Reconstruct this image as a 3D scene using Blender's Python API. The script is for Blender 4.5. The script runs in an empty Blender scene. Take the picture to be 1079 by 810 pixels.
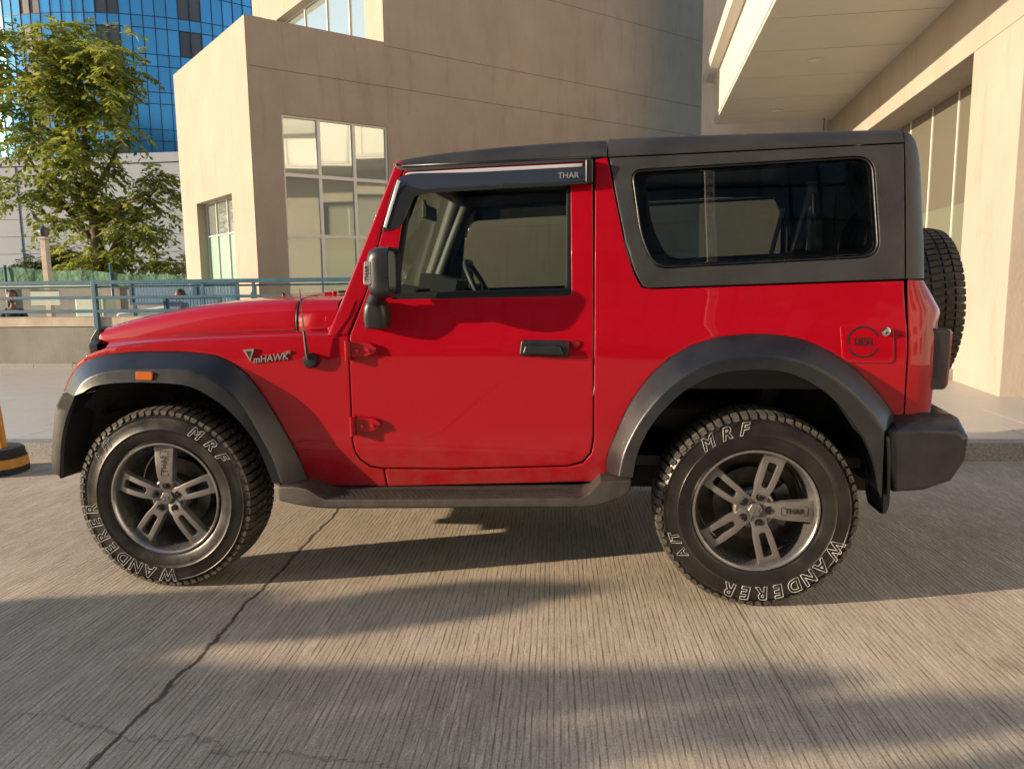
import bpy, bmesh, math, random
from math import sin, cos, pi, radians, atan2, sqrt
from mathutils import Vector, Matrix, noise
from mathutils.geometry import delaunay_2d_cdt

# ------------------------------------------------------------------ camera, sky, sun, exposure
S = bpy.context.scene
COL = S.collection
S.render.resolution_x, S.render.resolution_y = 1024, 768

camd = bpy.data.cameras.new('camera')
cam = bpy.data.objects.new('camera', camd)
COL.objects.link(cam)
S.camera = cam
camd.sensor_fit = 'HORIZONTAL'
camd.sensor_width = 36.0
camd.lens = 36.0 * 806.3 / 1079.0
camd.clip_end = 2000
_yaw, _pit, _rol = -0.11124, 0.13504, -0.01195
_F = Vector((sin(_yaw) * cos(_pit), cos(_yaw) * cos(_pit), -sin(_pit)))
_R0 = Vector((cos(_yaw), -sin(_yaw), 0)); _U0 = _R0.cross(_F)
_R = cos(_rol) * _R0 + sin(_rol) * _U0; _U = -sin(_rol) * _R0 + cos(_rol) * _U0
_M = Matrix(((_R.x, _U.x, -_F.x), (_R.y, _U.y, -_F.y), (_R.z, _U.z, -_F.z))).to_4x4()
_M.translation = Vector((1.829, -3.849, 1.295))
cam.matrix_world = _M

SUN_EL = radians(13.2)
SUN_TRAVEL = Vector((1.0, 0.34, 0)).normalized()            # horizontal travel of the light
SUN_FROM = Vector((-SUN_TRAVEL.x * cos(SUN_EL), -SUN_TRAVEL.y * cos(SUN_EL), sin(SUN_EL)))
world = bpy.data.worlds.new('World'); S.world = world
world.use_nodes = True
wn = world.node_tree.nodes; wn.clear()
bg = wn.new('ShaderNodeBackground'); wo = wn.new('ShaderNodeOutputWorld'); sk = wn.new('ShaderNodeTexSky')
sk.sky_type = 'NISHITA'; sk.sun_disc = False
sk.sun_elevation = SUN_EL
sk.sun_rotation = atan2(SUN_FROM.x, SUN_FROM.y)
sk.air_density = 1.0; sk.dust_density = 0.3; sk.ozone_density = 1.0
bg.inputs['Strength'].default_value = 0.15
world.node_tree.links.new(sk.outputs[0], bg.inputs[0]); world.node_tree.links.new(bg.outputs[0], wo.inputs[0])

sund = bpy.data.lights.new('sun', 'SUN'); sun = bpy.data.objects.new('sun', sund); COL.objects.link(sun)
sund.energy = 5.0; sund.angle = radians(0.5); sund.color = (1.0, 0.76, 0.53)
sun.rotation_euler = SUN_FROM.to_track_quat('Z', 'Y').to_euler()

S.view_settings.view_transform = 'Standard'; S.view_settings.look = 'None'
S.view_settings.exposure = 0.84; S.view_settings.gamma = 1.0
S.view_settings.use_curve_mapping = False
S.render.engine = 'CYCLES'
random.seed(7)

# ------------------------------------------------------------------ object bookkeeping
def tag(o, label=None, cat=None, group=None, kind=None):
    if label: o['label'] = label
    if cat: o['category'] = cat
    if group: o['group'] = group
    if kind: o['kind'] = kind
    return o
def empty(name, loc=(0, 0, 0), rz=0, label=None, cat=None, group=None):
    o = bpy.data.objects.new(name, None); COL.objects.link(o)
    o.location = loc; o.rotation_euler = (0, 0, rz); o.empty_display_size = .2
    return tag(o, label, cat, group)
def obj(name, bm, m, parent=None, smooth=40, bevel=0, wn_=False, loc=None, label=None):
    me = bpy.data.meshes.new(name)
    if smooth is not None:
        a = radians(smooth)
        for f in bm.faces: f.smooth = True
        for e in bm.edges:
            if len(e.link_faces) == 2:
                e.smooth = e.calc_face_angle(0) < a
    bm.to_mesh(me); bm.free()
    if isinstance(m, (list, tuple)):
        for k in m: me.materials.append(k)
    else: me.materials.append(m)
    o = bpy.data.objects.new(name, me); COL.objects.link(o)
    if parent: o.parent = parent
    if loc: o.location = loc
    if bevel:
        b = o.modifiers.new('bevel', 'BEVEL'); b.width = bevel; b.segments = 2; b.limit_method = 'ANGLE'; b.angle_limit = radians(35)
        b.harden_normals = False
    if wn_ or bevel:
        w = o.modifiers.new('wn', 'WEIGHTED_NORMAL'); w.keep_sharp = True
    if label: o['label'] = label
    return o

# ------------------------------------------------------------------ mesh helpers
def box(bm, c, s, rz=0, rx=0, ry=0, mi=0):
    r = bmesh.ops.create_cube(bm, size=1)
    M = Matrix.Translation(c) @ Matrix.Rotation(rz, 4, 'Z') @ Matrix.Rotation(ry, 4, 'Y') @ Matrix.Rotation(rx, 4, 'X') @ Matrix.Diagonal((s[0], s[1], s[2], 1))
    bmesh.ops.transform(bm, matrix=M, verts=r['verts'])
    if mi:
        for f in {f for v in r['verts'] for f in v.link_faces}: f.material_index = mi
    return r['verts']
def bx(x0, x1, y0, y1, z0, z1, bm, **k):
    return box(bm, ((x0 + x1) / 2, (y0 + y1) / 2, (z0 + z1) / 2), (abs(x1 - x0), abs(y1 - y0), abs(z1 - z0)), **k)
def tube(bm, pts, r, n=8, cap=True):
    pts = [Vector(p) for p in pts]
    if not isinstance(r, (list, tuple)): r = [r] * len(pts)
    rings = []; up = None
    for i, p in enumerate(pts):
        t = (pts[min(i + 1, len(pts) - 1)] - pts[max(i - 1, 0)])
        if t.length < 1e-9: t = Vector((0, 0, 1))
        t.normalize()
        if up is None: up = t.orthogonal().normalized()
        else:
            up = up - t * up.dot(t)
            up = up.normalized() if up.length > 1e-6 else t.orthogonal().normalized()
        s = t.cross(up)
        rings.append([bm.verts.new(p + (up * cos(2 * pi * k / n) + s * sin(2 * pi * k / n)) * r[i]) for k in range(n)])
    for a, b in zip(rings, rings[1:]):
        for k in range(n): bm.faces.new((a[k], a[(k + 1) % n], b[(k + 1) % n], b[k]))
    if cap and n > 2:
        bm.faces.new(rings[0][::-1]); bm.faces.new(rings[-1])
    return rings
def lathe(bm, prof, n=64, c=(0, 0, 0), axis='Y', a0=0, a1=2 * pi, mi=0):
    """prof: list of (radius, along-axis)."""
    full = abs(a1 - a0 - 2 * pi) < 1e-6
    m = n if full else n + 1
    rings = []
    for (r, h) in prof:
        ring = []
        for k in range(m):
            a = a0 + (a1 - a0) * k / n
            if axis == 'Y': v = (c[0] + r * cos(a), c[1] + h, c[2] + r * sin(a))
            elif axis == 'X': v = (c[0] + h, c[1] + r * cos(a), c[2] + r * sin(a))
            else: v = (c[0] + r * cos(a), c[1] + r * sin(a), c[2] + h)
            ring.append(bm.verts.new(v))
        rings.append(ring)
    for a, b in zip(rings, rings[1:]):
        for k in range(n):
            j = (k + 1) % m
            f = bm.faces.new((a[k], a[j], b[j], b[k])); f.material_index = mi
    return rings
def disc(bm, r, h, n=48, c=(0, 0, 0), axis='Y'):
    vs = []
    for k in range(n):
        a = 2 * pi * k / n
        if axis == 'Y': vs.append(bm.verts.new((c[0] + r * cos(a), c[1] + h, c[2] + r * sin(a))))
        elif axis == 'X': vs.append(bm.verts.new((c[0] + h, c[1] + r * cos(a), c[2] + r * sin(a))))
        else: vs.append(bm.verts.new((c[0] + r * cos(a), c[1] + r * sin(a), c[2] + h)))
    return bm.faces.new(vs)
def prism(bm, poly, y0, y1):
    """poly in (x, z), extruded along y."""
    a = [bm.verts.new((x, y0, z)) for x, z in poly]; b = [bm.verts.new((x, y1, z)) for x, z in poly]
    bm.faces.new(a); bm.faces.new(b[::-1])
    n = len(poly)
    for i in range(n): bm.faces.new((a[i], b[i], b[(i + 1) % n], a[(i + 1) % n]))
def loft(bm, rows, close=False, mi=0):
    R = [[bm.verts.new(p) for p in row] for row in rows]
    for a, b in zip(R, R[1:]):
        n = len(a)
        for k in range(n if close else n - 1):
            f = bm.faces.new((a[k], a[(k + 1) % n], b[(k + 1) % n], b[k])); f.material_index = mi
    return R
def recalc(bm): bmesh.ops.recalc_face_normals(bm, faces=bm.faces); return bm
def resample(pts, n):
    P = [Vector(p) for p in pts]; L = [0]
    for a, b in zip(P, P[1:]): L.append(L[-1] + (b - a).length)
    out = []; j = 0
    for i in range(n):
        s = L[-1] * i / (n - 1)
        while j < len(L) - 2 and L[j + 1] < s: j += 1
        t = (s - L[j]) / max(L[j + 1] - L[j], 1e-9)
        out.append(P[j].lerp(P[j + 1], t))
    return out
def smooth_curve(pts, n):
    """Catmull-Rom through pts, resampled to n."""
    P = [Vector(p) for p in pts]; P = [2 * P[0] - P[1]] + P + [2 * P[-1] - P[-2]]
    o = []
    for i in range(1, len(P) - 2):
        for k in range(8):
            t = k / 8; a, b, c, d = P[i - 1:i + 3]
            o.append(.5 * ((2 * b) + (c - a) * t + (2 * a - 5 * b + 4 * c - d) * t * t + (3 * b - a - 3 * c + d) * t ** 3))
    o.append(P[-2])
    return resample(o, n)
def rounded(poly, r, seg=5):
    """round the corners of a closed polygon; r number or list."""
    n = len(poly); out = []
    for i in range(n):
        p = Vector(poly[i]); a = Vector(poly[i - 1]); b = Vector(poly[(i + 1) % n])
        rr = r[i] if isinstance(r, (list, tuple)) else r
        if rr <= 0: out.append(tuple(p)); continue
        u = (a - p); v = (b - p); d = min(rr, u.length * .45, v.length * .45)
        u.normalize(); v.normalize(); s = p + u * d; e = p + v * d
        for k in range(seg + 1):
            t = k / seg; out.append(tuple((1 - t) ** 2 * s + 2 * t * (1 - t) * p + t * t * e))
    return out
def densify(poly, step):
    out = []; n = len(poly)
    for i in range(n):
        a = Vector(poly[i]); b = Vector(poly[(i + 1) % n]); L = (b - a).length
        if L < 1e-5: continue
        k = max(1, int(math.ceil(L / step)))
        for j in range(k): out.append(a.lerp(b, j / k))
    return out
def area2(P): return sum(P[i - 1].x * P[i].y - P[i].x * P[i - 1].y for i in range(len(P)))
def offset(P, e):
    """inward offset of a CCW polygon."""
    n = len(P); out = []
    for i in range(n):
        a = P[i] - P[i - 1]; b = P[(i + 1) % n] - P[i]
        na = Vector((-a.y, a.x)).normalized(); nb = Vector((-b.y, b.x)).normalized()
        m = na + nb
        m = m.normalized() if m.length > 1e-6 else na
        out.append(P[i] + m * e / max(.5, m.dot(na)))
    return out
def inside(p, P):
    c = False; n = len(P); x, y = p
    for i in range(n):
        a = P[i]; b = P[i - 1]
        if (a.y > y) != (b.y > y) and x < (b.x - a.x) * (y - a.y) / (b.y - a.y) + a.x: c = not c
    return c
def panel(bm, outline, fn, holes=(), thick=.02, step=.05, e=.003, out=Vector((0, -1, 0)), grid=True, rim_thick=None):
    """sheet bounded by outline (u,v) with holes; fn(u, v, d) -> 3D, d = depth inwards. Rounded rims."""
    loops = []
    for i, L in enumerate([outline] + list(holes)):
        P = densify(L, step)
        if (area2(P) < 0) == (i == 0): P = P[::-1]
        loops.append((P, offset(P, e), offset(P, e * .3)))
    pts = []; edges = []
    for P, Q, Q2 in loops:
        b = len(pts); pts += Q; n = len(Q)
        edges += [(b + k, b + (k + 1) % n) for k in range(n)]
    nb = len(pts)
    if grid and step > .03:
        for P, Q, Q2 in loops:
            for q in offset(P, e + .009): pts.append(q)
    nb2 = len(pts)
    if grid:
        us = [p.x for p in loops[0][1]]; vs = [p.y for p in loops[0][1]]
        u = min(us) + step / 2
        while u < max(us):
            v = min(vs) + step / 2
            while v < max(vs):
                q = Vector((u, v))
                if inside(q, loops[0][1]) and not any(inside(q, l[1]) for l in loops[1:]) and min((q - r).length for r in pts[:nb2]) > step * .55: pts.append(q)
                v += step
            u += step
    V, E, F, _, _, _ = delaunay_2d_cdt(pts, edges, [], 0, 1e-7)
    vm = [bm.verts.new(fn(q.x, q.y, 0)) for q in V]
    new = []
    for f in F:
        c = (V[f[0]] + V[f[1]] + V[f[2]]) / 3
        if inside(c, loops[0][1]) and not any(inside(c, l[1]) for l in loops[1:]):
            new.append(bm.faces.new([vm[k] for k in f]))
    # orient
    for f in new:
        f.normal_update()
        if f.normal.dot(out) < 0: f.normal_flip()
    from_idx = {}
    b = 0; rim = []
    for P, Q, Q2 in loops:
        n = len(P)
        # match CDT output verts to the inner loop (same order when nothing merges)
        top = []
        for q in Q:
            best = b
            if b < len(V) and (V[b] - q).length < 1e-5: top.append(vm[b])
            else: top.append(min(zip(V, vm), key=lambda t: (t[0] - q).length)[1])
            b += 1
        mid = [bm.verts.new(fn(q.x, q.y, e * .3)) for q in Q2]
        edge = [bm.verts.new(fn(q.x, q.y, e)) for q in P]
        low = [bm.verts.new(fn(q.x, q.y, rim_thick if rim_thick is not None and len(rim) == 0 else thick)) for q in P]
        for A, B in ((top, mid), (mid, edge), (edge, low)):
            for k in range(n):
                j = (k + 1) % n
                try:
                    f = bm.faces.new((A[k], B[k], B[j], A[j])); rim.append(f)
                except ValueError: pass
    return new
def finish_panel(bm, sgn_out):
    recalc(bm)
    bm.faces.ensure_lookup_table()
    tot = sum((f.normal.dot(sgn_out) * f.calc_area() for f in bm.faces))
    if tot < 0:
        for f in bm.faces: f.normal_flip()
    return bm

def text_mesh(body, size, extrude=.001, outline=0, shear=0, bold=0, align='CENTER'):
    """lettering as a mesh in the XY plane, +Z towards the reader."""
    c = bpy.data.curves.new('lettering', 'FONT'); c.body = body; c.size = size; c.align_x = align; c.align_y = 'CENTER'
    c.shear = shear; c.resolution_u = 3
    if outline:
        c.fill_mode = 'NONE'; c.bevel_depth = outline; c.bevel_resolution = 0; c.offset = bold
    else:
        c.extrude = extrude; c.offset = bold
    o = bpy.data.objects.new('lettering', c); COL.objects.link(o)
    dg = bpy.context.evaluated_depsgraph_get(); dg.update()
    me = bpy.data.meshes.new_from_object(o.evaluated_get(dg))
    bm = bmesh.new(); bm.from_mesh(me)
    bpy.data.objects.remove(o); bpy.data.curves.remove(c); bpy.data.meshes.remove(me)
    return bm
def merge(dst, src, M=None):
    if M is not None: bmesh.ops.transform(src, matrix=M, verts=src.verts)
    me = bpy.data.meshes.new('t'); src.to_mesh(me); src.free(); dst.from_mesh(me); bpy.data.meshes.remove(me)
# text on the near (camera) side: X right, Z up, facing -Y
def side_text(dst, body, size, x, y, z, extrude=.001, outline=0, shear=0, rot=0, tilt=0, bold=0):
    t = text_mesh(body, size, extrude, outline, shear, bold)
    M = Matrix.Translation((x, y, z)) @ Matrix.Rotation(tilt, 4, 'X') @ Matrix.Rotation(pi / 2, 4, 'X') @ Matrix.Rotation(rot, 4, 'Z')
    merge(dst, t, M)

# ------------------------------------------------------------------ materials
def mat(name, col, rough=.5, metal=0, spec=.5, var=0, vscale=4, bump=0, bscale=60, coat=0, coat_rough=.03, col2=None, stretch=(1, 1, 1), rvar=0, bdist=.01, alpha=None):
    m = bpy.data.materials.new(name); m.use_nodes = True
    nt = m.node_tree; N = nt.nodes; L = nt.links; b = N['Principled BSDF']
    b.inputs['Base Color'].default_value = (*col, 1); b.inputs['Roughness'].default_value = rough
    b.inputs['Metallic'].default_value = metal; b.inputs['Specular IOR Level'].default_value = spec
    b.inputs['Coat Weight'].default_value = coat; b.inputs['Coat Roughness'].default_value = coat_rough
    tc = N.new('ShaderNodeTexCoord'); mp = N.new('ShaderNodeMapping'); mp.inputs['Scale'].default_value = stretch
    L.new(tc.outputs['Object'], mp.inputs['Vector'])
    if var or rvar or col2:
        n = N.new('ShaderNodeTexNoise'); n.inputs['Scale'].default_value = vscale; n.inputs['Detail'].default_value = 6; n.inputs['Roughness'].default_value = .62
        L.new(mp.outputs[0], n.inputs['Vector'])
    if var or col2:
        r = N.new('ShaderNodeValToRGB'); r.color_ramp.elements[0].position = .3; r.color_ramp.elements[1].position = .7
        c2 = col2 or tuple(min(1, c * (1 + var)) for c in col); c1 = tuple(c * (1 - var) for c in col) if not col2 else col
        r.color_ramp.elements[0].color = (*c1, 1); r.color_ramp.elements[1].color = (*c2, 1)
        L.new(n.outputs['Fac'], r.inputs[0]); L.new(r.outputs[0], b.inputs['Base Color'])
    if rvar:
        mr = N.new('ShaderNodeMapRange'); mr.inputs[1].default_value = .3; mr.inputs[2].default_value = .7
        mr.inputs[3].default_value = max(0, rough - rvar); mr.inputs[4].default_value = min(1, rough + rvar)
        L.new(n.outputs['Fac'], mr.inputs[0]); L.new(mr.outputs[0], b.inputs['Roughness'])
    if bump:
        n2 = N.new('ShaderNodeTexNoise'); n2.inputs['Scale'].default_value = bscale; n2.inputs['Detail'].default_value = 5
        bu = N.new('ShaderNodeBump'); bu.inputs['Strength'].default_value = bump; bu.inputs['Distance'].default_value = bdist
        L.new(mp.outputs[0], n2.inputs['Vector']); L.new(n2.outputs['Fac'], bu.inputs['Height']); L.new(bu.outputs[0], b.inputs['Normal'])
    return m
def glass(name, tint=(.8, .9, .85), body=.0, refl=1.0, rough=0.0, ior=1.5, body_col=(.02, .02, .02)):
    """thin sheet: tinted see-through + Fresnel reflection (+ a share of opaque film)."""
    m = bpy.data.materials.new(name); m.use_nodes = True
    nt = m.node_tree; N = nt.nodes; L = nt.links; N.clear()
    o = N.new('ShaderNodeOutputMaterial'); t = N.new('ShaderNodeBsdfTransparent'); g = N.new('ShaderNodeBsdfGlossy'); mx = N.new('ShaderNodeMixShader'); f = N.new('ShaderNodeFresnel')
    t.inputs[0].default_value = (*tint, 1); g.inputs['Roughness'].default_value = rough; f.inputs[0].default_value = ior
    ma = N.new('ShaderNodeMath'); ma.operation = 'MULTIPLY'; ma.inputs[1].default_value = refl; ma.use_clamp = True
    L.new(f.outputs[0], ma.inputs[0]); L.new(ma.outputs[0], mx.inputs[0])
    if body:
        d = N.new('ShaderNodeBsdfDiffuse'); d.inputs[0].default_value = (*body_col, 1); m2 = N.new('ShaderNodeMixShader'); m2.inputs[0].default_value = body
        L.new(t.outputs[0], m2.inputs[1]); L.new(d.outputs[0], m2.inputs[2]); L.new(m2.outputs[0], mx.inputs[1])
    else: L.new(t.outputs[0], mx.inputs[1])
    L.new(g.outputs[0], mx.inputs[2]); L.new(mx.outputs[0], o.inputs[0])
    return m
def attr_color(m, name='tone', amt=1.0):
    """multiply base colour by a per-face attribute."""
    nt = m.node_tree; b = nt.nodes['Principled BSDF']; a = nt.nodes.new('ShaderNodeAttribute'); a.attribute_name = name
    mx = nt.nodes.new('ShaderNodeMix'); mx.data_type = 'RGBA'; mx.blend_type = 'MULTIPLY'; mx.inputs[0].default_value = amt
    if b.inputs['Base Color'].links:
        nt.links.new(b.inputs['Base Color'].links[0].from_socket, mx.inputs[6])
    else: mx.inputs[6].default_value = b.inputs['Base Color'].default_value
    nt.links.new(a.outputs['Color'], mx.inputs[7]); nt.links.new(mx.outputs[2], b.inputs['Base Color'])
    return m
M = {}
M['paint'] = mat('red_car_paint', (.300, .0006, .0085), .38, coat=.75, coat_rough=.02, spec=.08, rvar=.03, vscale=2)
def road_dust(m, z0, z1, amt, col=(.20, .16, .125)):
    # a film of dust thrown up on the lowest parts
    nt = m.node_tree; N = nt.nodes; L = nt.links; b = N['Principled BSDF']; g = N.new('ShaderNodeNewGeometry'); sp_ = N.new('ShaderNodeSeparateXYZ'); L.new(g.outputs['Position'], sp_.inputs[0])
    r = N.new('ShaderNodeMapRange'); r.inputs[1].default_value = z1; r.inputs[2].default_value = z0; r.inputs[3].default_value = 0; r.inputs[4].default_value = amt; L.new(sp_.outputs['Z'], r.inputs[0])
    n = N.new('ShaderNodeTexNoise'); n.inputs['Scale'].default_value = 7; n.inputs['Detail'].default_value = 9; n.inputs['Roughness'].default_value = .75; L.new(g.outputs['Position'], n.inputs['Vector'])
    q = N.new('ShaderNodeMapRange'); q.inputs[1].default_value = .35; q.inputs[2].default_value = .7; L.new(n.outputs['Fac'], q.inputs[0])
    mu = N.new('ShaderNodeMath'); mu.operation = 'MULTIPLY'; L.new(r.outputs[0], mu.inputs[0]); L.new(q.outputs[0], mu.inputs[1])
    mx = N.new('ShaderNodeMix'); mx.data_type = 'RGBA'; L.new(mu.outputs[0], mx.inputs[0])
    i = b.inputs['Base Color']
    if i.links: L.new(i.links[0].from_socket, mx.inputs[6])
    else: mx.inputs[6].default_value = i.default_value
    mx.inputs[7].default_value = (*col, 1); L.new(mx.outputs[2], i)
    cw = N.new('ShaderNodeMath'); cw.operation = 'MULTIPLY_ADD'; cw.inputs[1].default_value = -b.inputs['Coat Weight'].default_value; cw.inputs[2].default_value = b.inputs['Coat Weight'].default_value; L.new(mu.outputs[0], cw.inputs[0]); L.new(cw.outputs[0], b.inputs['Coat Weight'])
road_dust(M['paint'], .42, .72, .30)
M['black_paint'] = mat('gloss_black_plastic', (.012, .013, .015), .18, coat=.3)
M['plastic'] = mat('weathered_black_plastic', (.011, .0125, .016), .34, var=.25, vscale=9, bump=.25, bscale=260, bdist=.002, rvar=.08)
M['hardtop'] = mat('textured_hardtop', (.020, .0205, .023), .50, var=.30, vscale=5, bump=.8, bscale=260, bdist=.002, rvar=.06)
M['step'] = mat('dusty_step_plastic', (.020, .019, .018), .55, col2=(.055, .049, .043), vscale=14, bump=.4, bscale=150, bdist=.003)
M['rubber'] = mat('tyre_rubber', (.006, .006, .0062), .36, col2=(.014, .0125, .011), vscale=9, bump=.25, bscale=120, bdist=.002, rvar=.14)
M['tread'] = mat('dusty_tread_rubber', (.025, .023, .020), .8, col2=(.085, .075, .060), vscale=18, bump=.3, bscale=160, bdist=.002)
M['alloy'] = mat('grey_alloy', (.205, .195, .188), .34, metal=.55, var=.12, vscale=12, rvar=.08)
M['barrel'] = mat('rim_barrel', (.34, .33, .33), .26, metal=.85, var=.2, vscale=7, rvar=.1)
M['disc'] = mat('brake_metal', (.10, .085, .075), .5, metal=.7, var=.4, vscale=20)
M['white'] = mat('tyre_letter_white', (.42, .44, .44), .6, var=.4, vscale=30)
M['dark'] = mat('under_body_black', (.012, .011, .010), .8, var=.4, vscale=8)
M['liner'] = mat('wheel_arch_liner', (.018, .016, .014), .85, var=.4, vscale=10, bump=.4, bscale=50)
M['chrome'] = mat('chrome', (.62, .63, .65), .12, metal=1)
M['bright'] = mat('brushed_bright_trim', (.62, .64, .68), .38, metal=.5)
road_dust(M['plastic'], .30, .95, .13); road_dust(M['rubber'], 0, 1.2, .06)
M['satin'] = mat('satin_dark_metal', (.12, .12, .12), .35, metal=.8)
M['glass'] = glass('door_glass', (.74, .82, .76), refl=1.25)
M['tint'] = glass('tinted_quarter_glass', (.54, .56, .52), refl=1.7)
M['visor'] = mat('smoked_visor_acrylic', (.018, .019, .021), .08, coat=.5, spec=.6)
M['rubberseal'] = mat('black_seal', (.010, .010, .011), .35)
M['amber'] = mat('amber_lens', (.46, .11, .008), .15, coat=.6)
M['redlens'] = mat('red_lens', (.35, .008, .010), .12, coat=.6)
M['smoke'] = mat('smoked_lamp_lens', (.015, .015, .018), .06, coat=.6)
M['lamp'] = mat('clear_lamp', (.55, .56, .58), .08, metal=.6)
M['seat'] = mat('seat_fabric', (.035, .033, .033), .8, bump=.3, bscale=200)
M['cabin'] = mat('cabin_plastic', (.030, .030, .031), .55)
M['decal'] = mat('black_decal', (.012, .010, .010), .4)
# outlines measured on the car, metres: (x along the car, z up)
C = {
    'SHOULDER': [(-0.503, 0.833), (-0.466, 0.891), (-0.411, 0.96), (-0.345, 1.001), (-0.257, 1.03), (-0.015, 1.056), (0.341, 1.069), (0.584, 1.077), (0.727, 1.077)],
    'FF_OUT': [(-0.495, 0.831), (-0.435, 0.915), (-0.365, 0.97), (-0.259, 1.002), (-0.1, 1.014), (0.052, 1.015), (0.158, 1.009), (0.248, 0.995), (0.335, 0.949), (0.405, 0.878), (0.486, 0.747), (0.566, 0.587), (0.606, 0.458)],
    'FF_MID': [(-0.348, 0.838), (-0.312, 0.889), (-0.256, 0.924), (-0.163, 0.946), (-0.044, 0.95), (0.105, 0.951), (0.177, 0.944), (0.249, 0.918), (0.319, 0.87), (0.387, 0.8), (0.453, 0.687), (0.505, 0.581), (0.536, 0.481)],
    'FF_IN': [(-0.301, 0.854), (-0.253, 0.879), (-0.161, 0.893), (-0.042, 0.897), (0.106, 0.891), (0.178, 0.878), (0.249, 0.843), (0.319, 0.794), (0.387, 0.724), (0.441, 0.647), (0.479, 0.554), (0.504, 0.483)],
    'FB_OUT': [(-0.439, 0.832), (-0.478, 0.766), (-0.509, 0.602), (-0.518, 0.512), (-0.467, 0.475)],
    'FB_IN': [(-0.363, 0.832), (-0.402, 0.738), (-0.435, 0.634), (-0.458, 0.484)],
    'RF_OUT': [(1.87, 0.516), (1.873, 0.591), (1.917, 0.708), (1.961, 0.805), (2.037, 0.913), (2.113, 0.986), (2.199, 1.035), (2.307, 1.068), (2.414, 1.078), (2.519, 1.075), (2.624, 1.054), (2.73, 1.002), (2.815, 0.942), (2.892, 0.866), (2.947, 0.795), (2.975, 0.757)],
    'RF_MID': [(1.916, 0.531), (1.937, 0.627), (1.99, 0.739), (2.064, 0.839), (2.147, 0.915), (2.241, 0.969), (2.344, 0.996), (2.447, 1.004), (2.55, 0.992), (2.653, 0.953), (2.736, 0.9), (2.809, 0.837), (2.873, 0.763), (2.9, 0.72)],
    'RF_IN': [(1.97, 0.529), (1.985, 0.619), (2.032, 0.725), (2.105, 0.818), (2.189, 0.889), (2.292, 0.938), (2.395, 0.951), (2.498, 0.949), (2.58, 0.928), (2.663, 0.88), (2.736, 0.817), (2.79, 0.748), (2.845, 0.662), (2.88, 0.566), (2.9, 0.468)],
}
# ------------------------------------------------------------------ the car (own frame = world, front axle at x=0, near side y<0)
ZP = [(0.30, -.74), (.42, -.762), (.5, -.781), (.60, -.799), (.95, -.802), (1.04, -.80), (1.10, -.788), (1.15, -.772), (1.40, -.735), (1.75, -.678), (1.85, -.655)]
def yz(z):
    if z <= ZP[0][0]: return ZP[0][1]
    for (a, b), (c, d) in zip(ZP, ZP[1:]):
        if z <= c: return b + (d - b) * (z - a) / (c - a)
    return ZP[-1][1]
def yfs(x, z):
    # smoothed body-side surface
    y = (yz(z - .02) + 2 * yz(z) + yz(z + .02)) / 4
    if x < -.15: y += .10 * ((-.15 - x) / .5) ** 2
    return y
def sidefn(s=-1, off=0):
    return lambda u, v, d: Vector((u, -s * (yfs(u, v) + off + d), v))   # s=-1 near side
car = empty('off_road_car', (0, 0, 0), 0, 'red three door off-road car with black hardtop and grey alloy wheels', 'car')

def side_part(name, polys, m, off=0, thick=.03, step=.05, parent=None, e=.003, both=True, extra=None):
    """near-side part and its mirror image."""
    out = []
    for s in ((-1, 1) if both else (-1,)):
        bm = bmesh.new()
        for (ol, holes) in polys: panel(bm, ol, sidefn(s, off), holes, thick, step, e, Vector((0, s, 0)))
        if extra: extra(bm, s)
        finish_panel(bm, Vector((0, s, 0)))
        out.append(obj(name, bm, m, parent or car, 50, wn_=True))
    return out

# --- fenders
FENDER = C['SHOULDER'] + [(.812, 1.077), (.811, .95), (.8105, .64), (.818, .59), (.84, .553), (.88, .524), (.937, .514), (.9435, .437), (.63, .434)] + C['FF_OUT'][::-1]
def shoulder(bm, s):
    A = smooth_curve([(x, z) for x, z in C['SHOULDER'][4:]] + [(.812, 1.077)], 20)
    B = resample([(-.33, 1.045), (-.25, 1.058), (-.10, 1.067), (.068, 1.074), (.308, 1.083), (.557, 1.091), (.812, 1.098)], 20)
    rows = []
    for a, b in zip(A, B):
        ya = yfs(a.x, a.y)
        pa = Vector((a.x, s * -ya, a.y)); yb = .702 - (.06 * max(0, (.2 - b.x) / .5))
        pb = Vector((b.x, s * yb, b.y))
        r = [pa]
        for t in (.12, .3, .6, .85, 1): 
            q = pa.lerp(pb, t); q.z += .010 * sin(pi * t); r.append(q)
        r.append(Vector((pb.x, pb.y - s * .006, pb.z - .01))); r.append(Vector((pb.x, pb.y - s * .006, pb.z - .05)))
        rows.append(r)
    loft(bm, rows)
    # nose of the fender turning in to the grille
    nose = []
    for x, z in [C['FF_OUT'][0]] + C['SHOULDER'][:5]:
        y = -yfs(x, z)
        nose.append([Vector((x, s * y, z)), Vector((x - .012, s * (y - .02), z)), Vector((x - .030, s * (y - .08), z + .0)), Vector((x - .035, s * (y - .25), z))])
    loft(bm, nose)
side_part('fender', [(FENDER, [])], M['paint'], extra=shoulder)

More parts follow.
